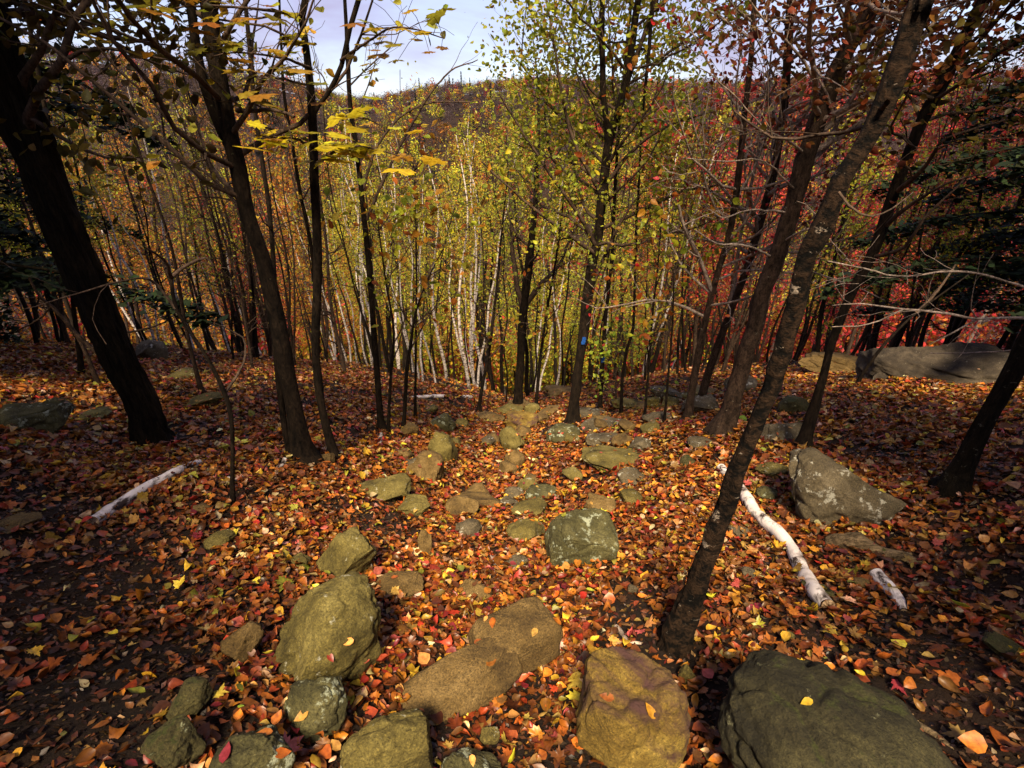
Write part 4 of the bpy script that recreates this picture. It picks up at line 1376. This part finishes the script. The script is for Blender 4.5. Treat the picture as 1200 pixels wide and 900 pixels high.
log([(112, 617, 15), (140, 598, 13), (175, 575, 12), (205, 559, 11), (234, 546, 9)], 'birchlog', 'white birch log lying alone on the dark soil at the left')
lr = log([(844, 552, 9), (870, 584, 13), (884, 607, 14), (908, 628, 15), (926, 648, 14), (940, 678, 17), (953, 700, 19), (968, 715, 16)], 'birchlog', 'long curved white birch log lying in leaves right of the leaning birch', seed=3)
log([(1024, 678, 16), (1040, 695, 15), (1050, 706, 12), (1058, 718, 7)], 'birchlog', 'short broken piece of white birch lying right of the long curved log', seed=5)
log([(968, 636, 10), (1000, 640, 26), (1035, 650, 18), (1085, 663, 6)], 'rotten', 'rotten mossy log splitting into fibres above the short birch piece', 'rotten_log', .3, 16, .35, 7)
log([(482, 467, 4), (515, 466, 5), (552, 467, 5)], 'birchlog', 'pale log lying across the far end of the path', 'birch_log', .6, 10, .06, 9)
log([(455, 470, 3), (490, 469, 4), (520, 474, 3)], 'rotten', 'thin grey log lying left of the pale far log', 'fallen_branch', .6, 8, .06, 10)
log([(142, 542, 3), (165, 545, 4), (186, 549, 3)], 'birchlog', 'thin white stick lying above the left birch log', 'stick', .6, 8, .06, 11, 'stick')
log([(266, 563, 6), (280, 562, 6), (291, 560, 5)], 'birchlog', 'short white birch fragment touching the crooked sapling', 'birch_fragment', .6, 10, .06, 12, 'stick')
log([(325, 557, 7), (331, 549, 7), (334, 540, 6)], 'birchlog', 'small white birch fragment at the foot of the forked tree', 'birch_fragment', .6, 10, .06, 13, 'stick')
log([(1075, 850, 8), (1100, 868, 10), (1120, 885, 7)], 'rotten', 'splintered brown stick in the dark lower right corner', 'stick', .6, 10, .2, 14, 'stick')
log([(715, 752, 4), (722, 735, 5), (735, 752, 6), (752, 755, 4)], 'pale', 'curled grey root end beside the foot of the leaning birch', 'root', .6, 9, .1, 15, 'root')
log([(445, 522, 5), (446, 515, 6), (447, 510, 5)], 'birchlog', 'tiny white birch chip near the straight slender tree', 'birch_fragment', .6, 8, .05, 16, 'stick')
log([(40, 392, 3), (70, 398, 3), (105, 400, 3)], 'pale', 'pale stick lying at the top of the left slope', 'stick', .6, 7, .06, 17, 'stick')
log([(640, 700, 2), (700, 680, 2.5), (745, 700, 2)], 'twig', 'thin brown twig lying on leaves in front of the upright boulder', 'twig', .7, 6, .06, 18, 'stick')
log([(255, 560, 3), (300, 552, 3), (330, 566, 2)], 'twig', 'thin dark twig lying at the foot of the forked tree', 'twig', .7, 6, .06, 19, 'stick')
# side stub on the long log
# ------------------------------------------------------------------ light, sky, camera
S = bpy.context.scene
SUN_EL, SUN_AZ = math.radians(54), math.radians(184)       # azimuth from +Y towards +X
w = bpy.data.worlds.new('World')
S.world = w
w.use_nodes = True
nt = w.node_tree
nt.nodes.clear()
sky = N(nt, 'ShaderNodeTexSky', sky_type='NISHITA', sun_disc=False)
sky.sun_elevation, sky.sun_rotation = SUN_EL, SUN_AZ
sky.air_density, sky.dust_density, sky.ozone_density = 1.0, 1.5, 1.5
tc = N(nt, 'ShaderNodeTexCoord')
cl = noise(nt, mapped(nt, tc.outputs['Generated'], (1.4, 1.4, 4.0)), 1.6, 6, 0.55, 0.3)
f = ramp(nt, cl, [(0.36, (0.5, 0.5, 0.5)), (0.62, (0.92, 0.92, 0.92))])
col = mix(nt, f, sky.outputs[0], (1.35, 1.2, 1.85))
bg = N(nt, 'ShaderNodeBackground', Strength=0.05)
nt.links.new(col, bg.inputs[0])
ow = N(nt, 'ShaderNodeOutputWorld')
nt.links.new(bg.outputs[0], ow.inputs[0])

sun = bpy.data.lights.new('Sun', 'SUN')
sun.energy, sun.angle, sun.color = 1.5, math.radians(12), (1.0, 0.83, 0.56)
so = bpy.data.objects.new('Sun', sun)
C.objects.link(so)
dirn = Vector((math.sin(SUN_AZ) * math.cos(SUN_EL), math.cos(SUN_AZ) * math.cos(SUN_EL), math.sin(SUN_EL)))
so.rotation_euler = dirn.to_track_quat('Z', 'Y').to_euler()
so.location = (0, 0, 40)

cam = bpy.data.cameras.new('Camera')
cam.lens, cam.sensor_width = 18.0, 36.0
cam.clip_start, cam.clip_end = 0.05, 3000
co = bpy.data.objects.new('Camera', cam)
C.objects.link(co)
co.location = CAM
co.rotation_euler = (PI / 2 - PITCH, 0, 0)
S.camera = co

S.view_settings.view_transform = 'Standard'
S.view_settings.look = 'None'
S.view_settings.exposure = 2.95
S.view_settings.gamma = 1.0
cy = S.cycles
cy.max_bounces, cy.diffuse_bounces, cy.glossy_bounces, cy.transmission_bounces, cy.transparent_max_bounces = 4, 1, 2, 3, 4
cy.use_denoising = True
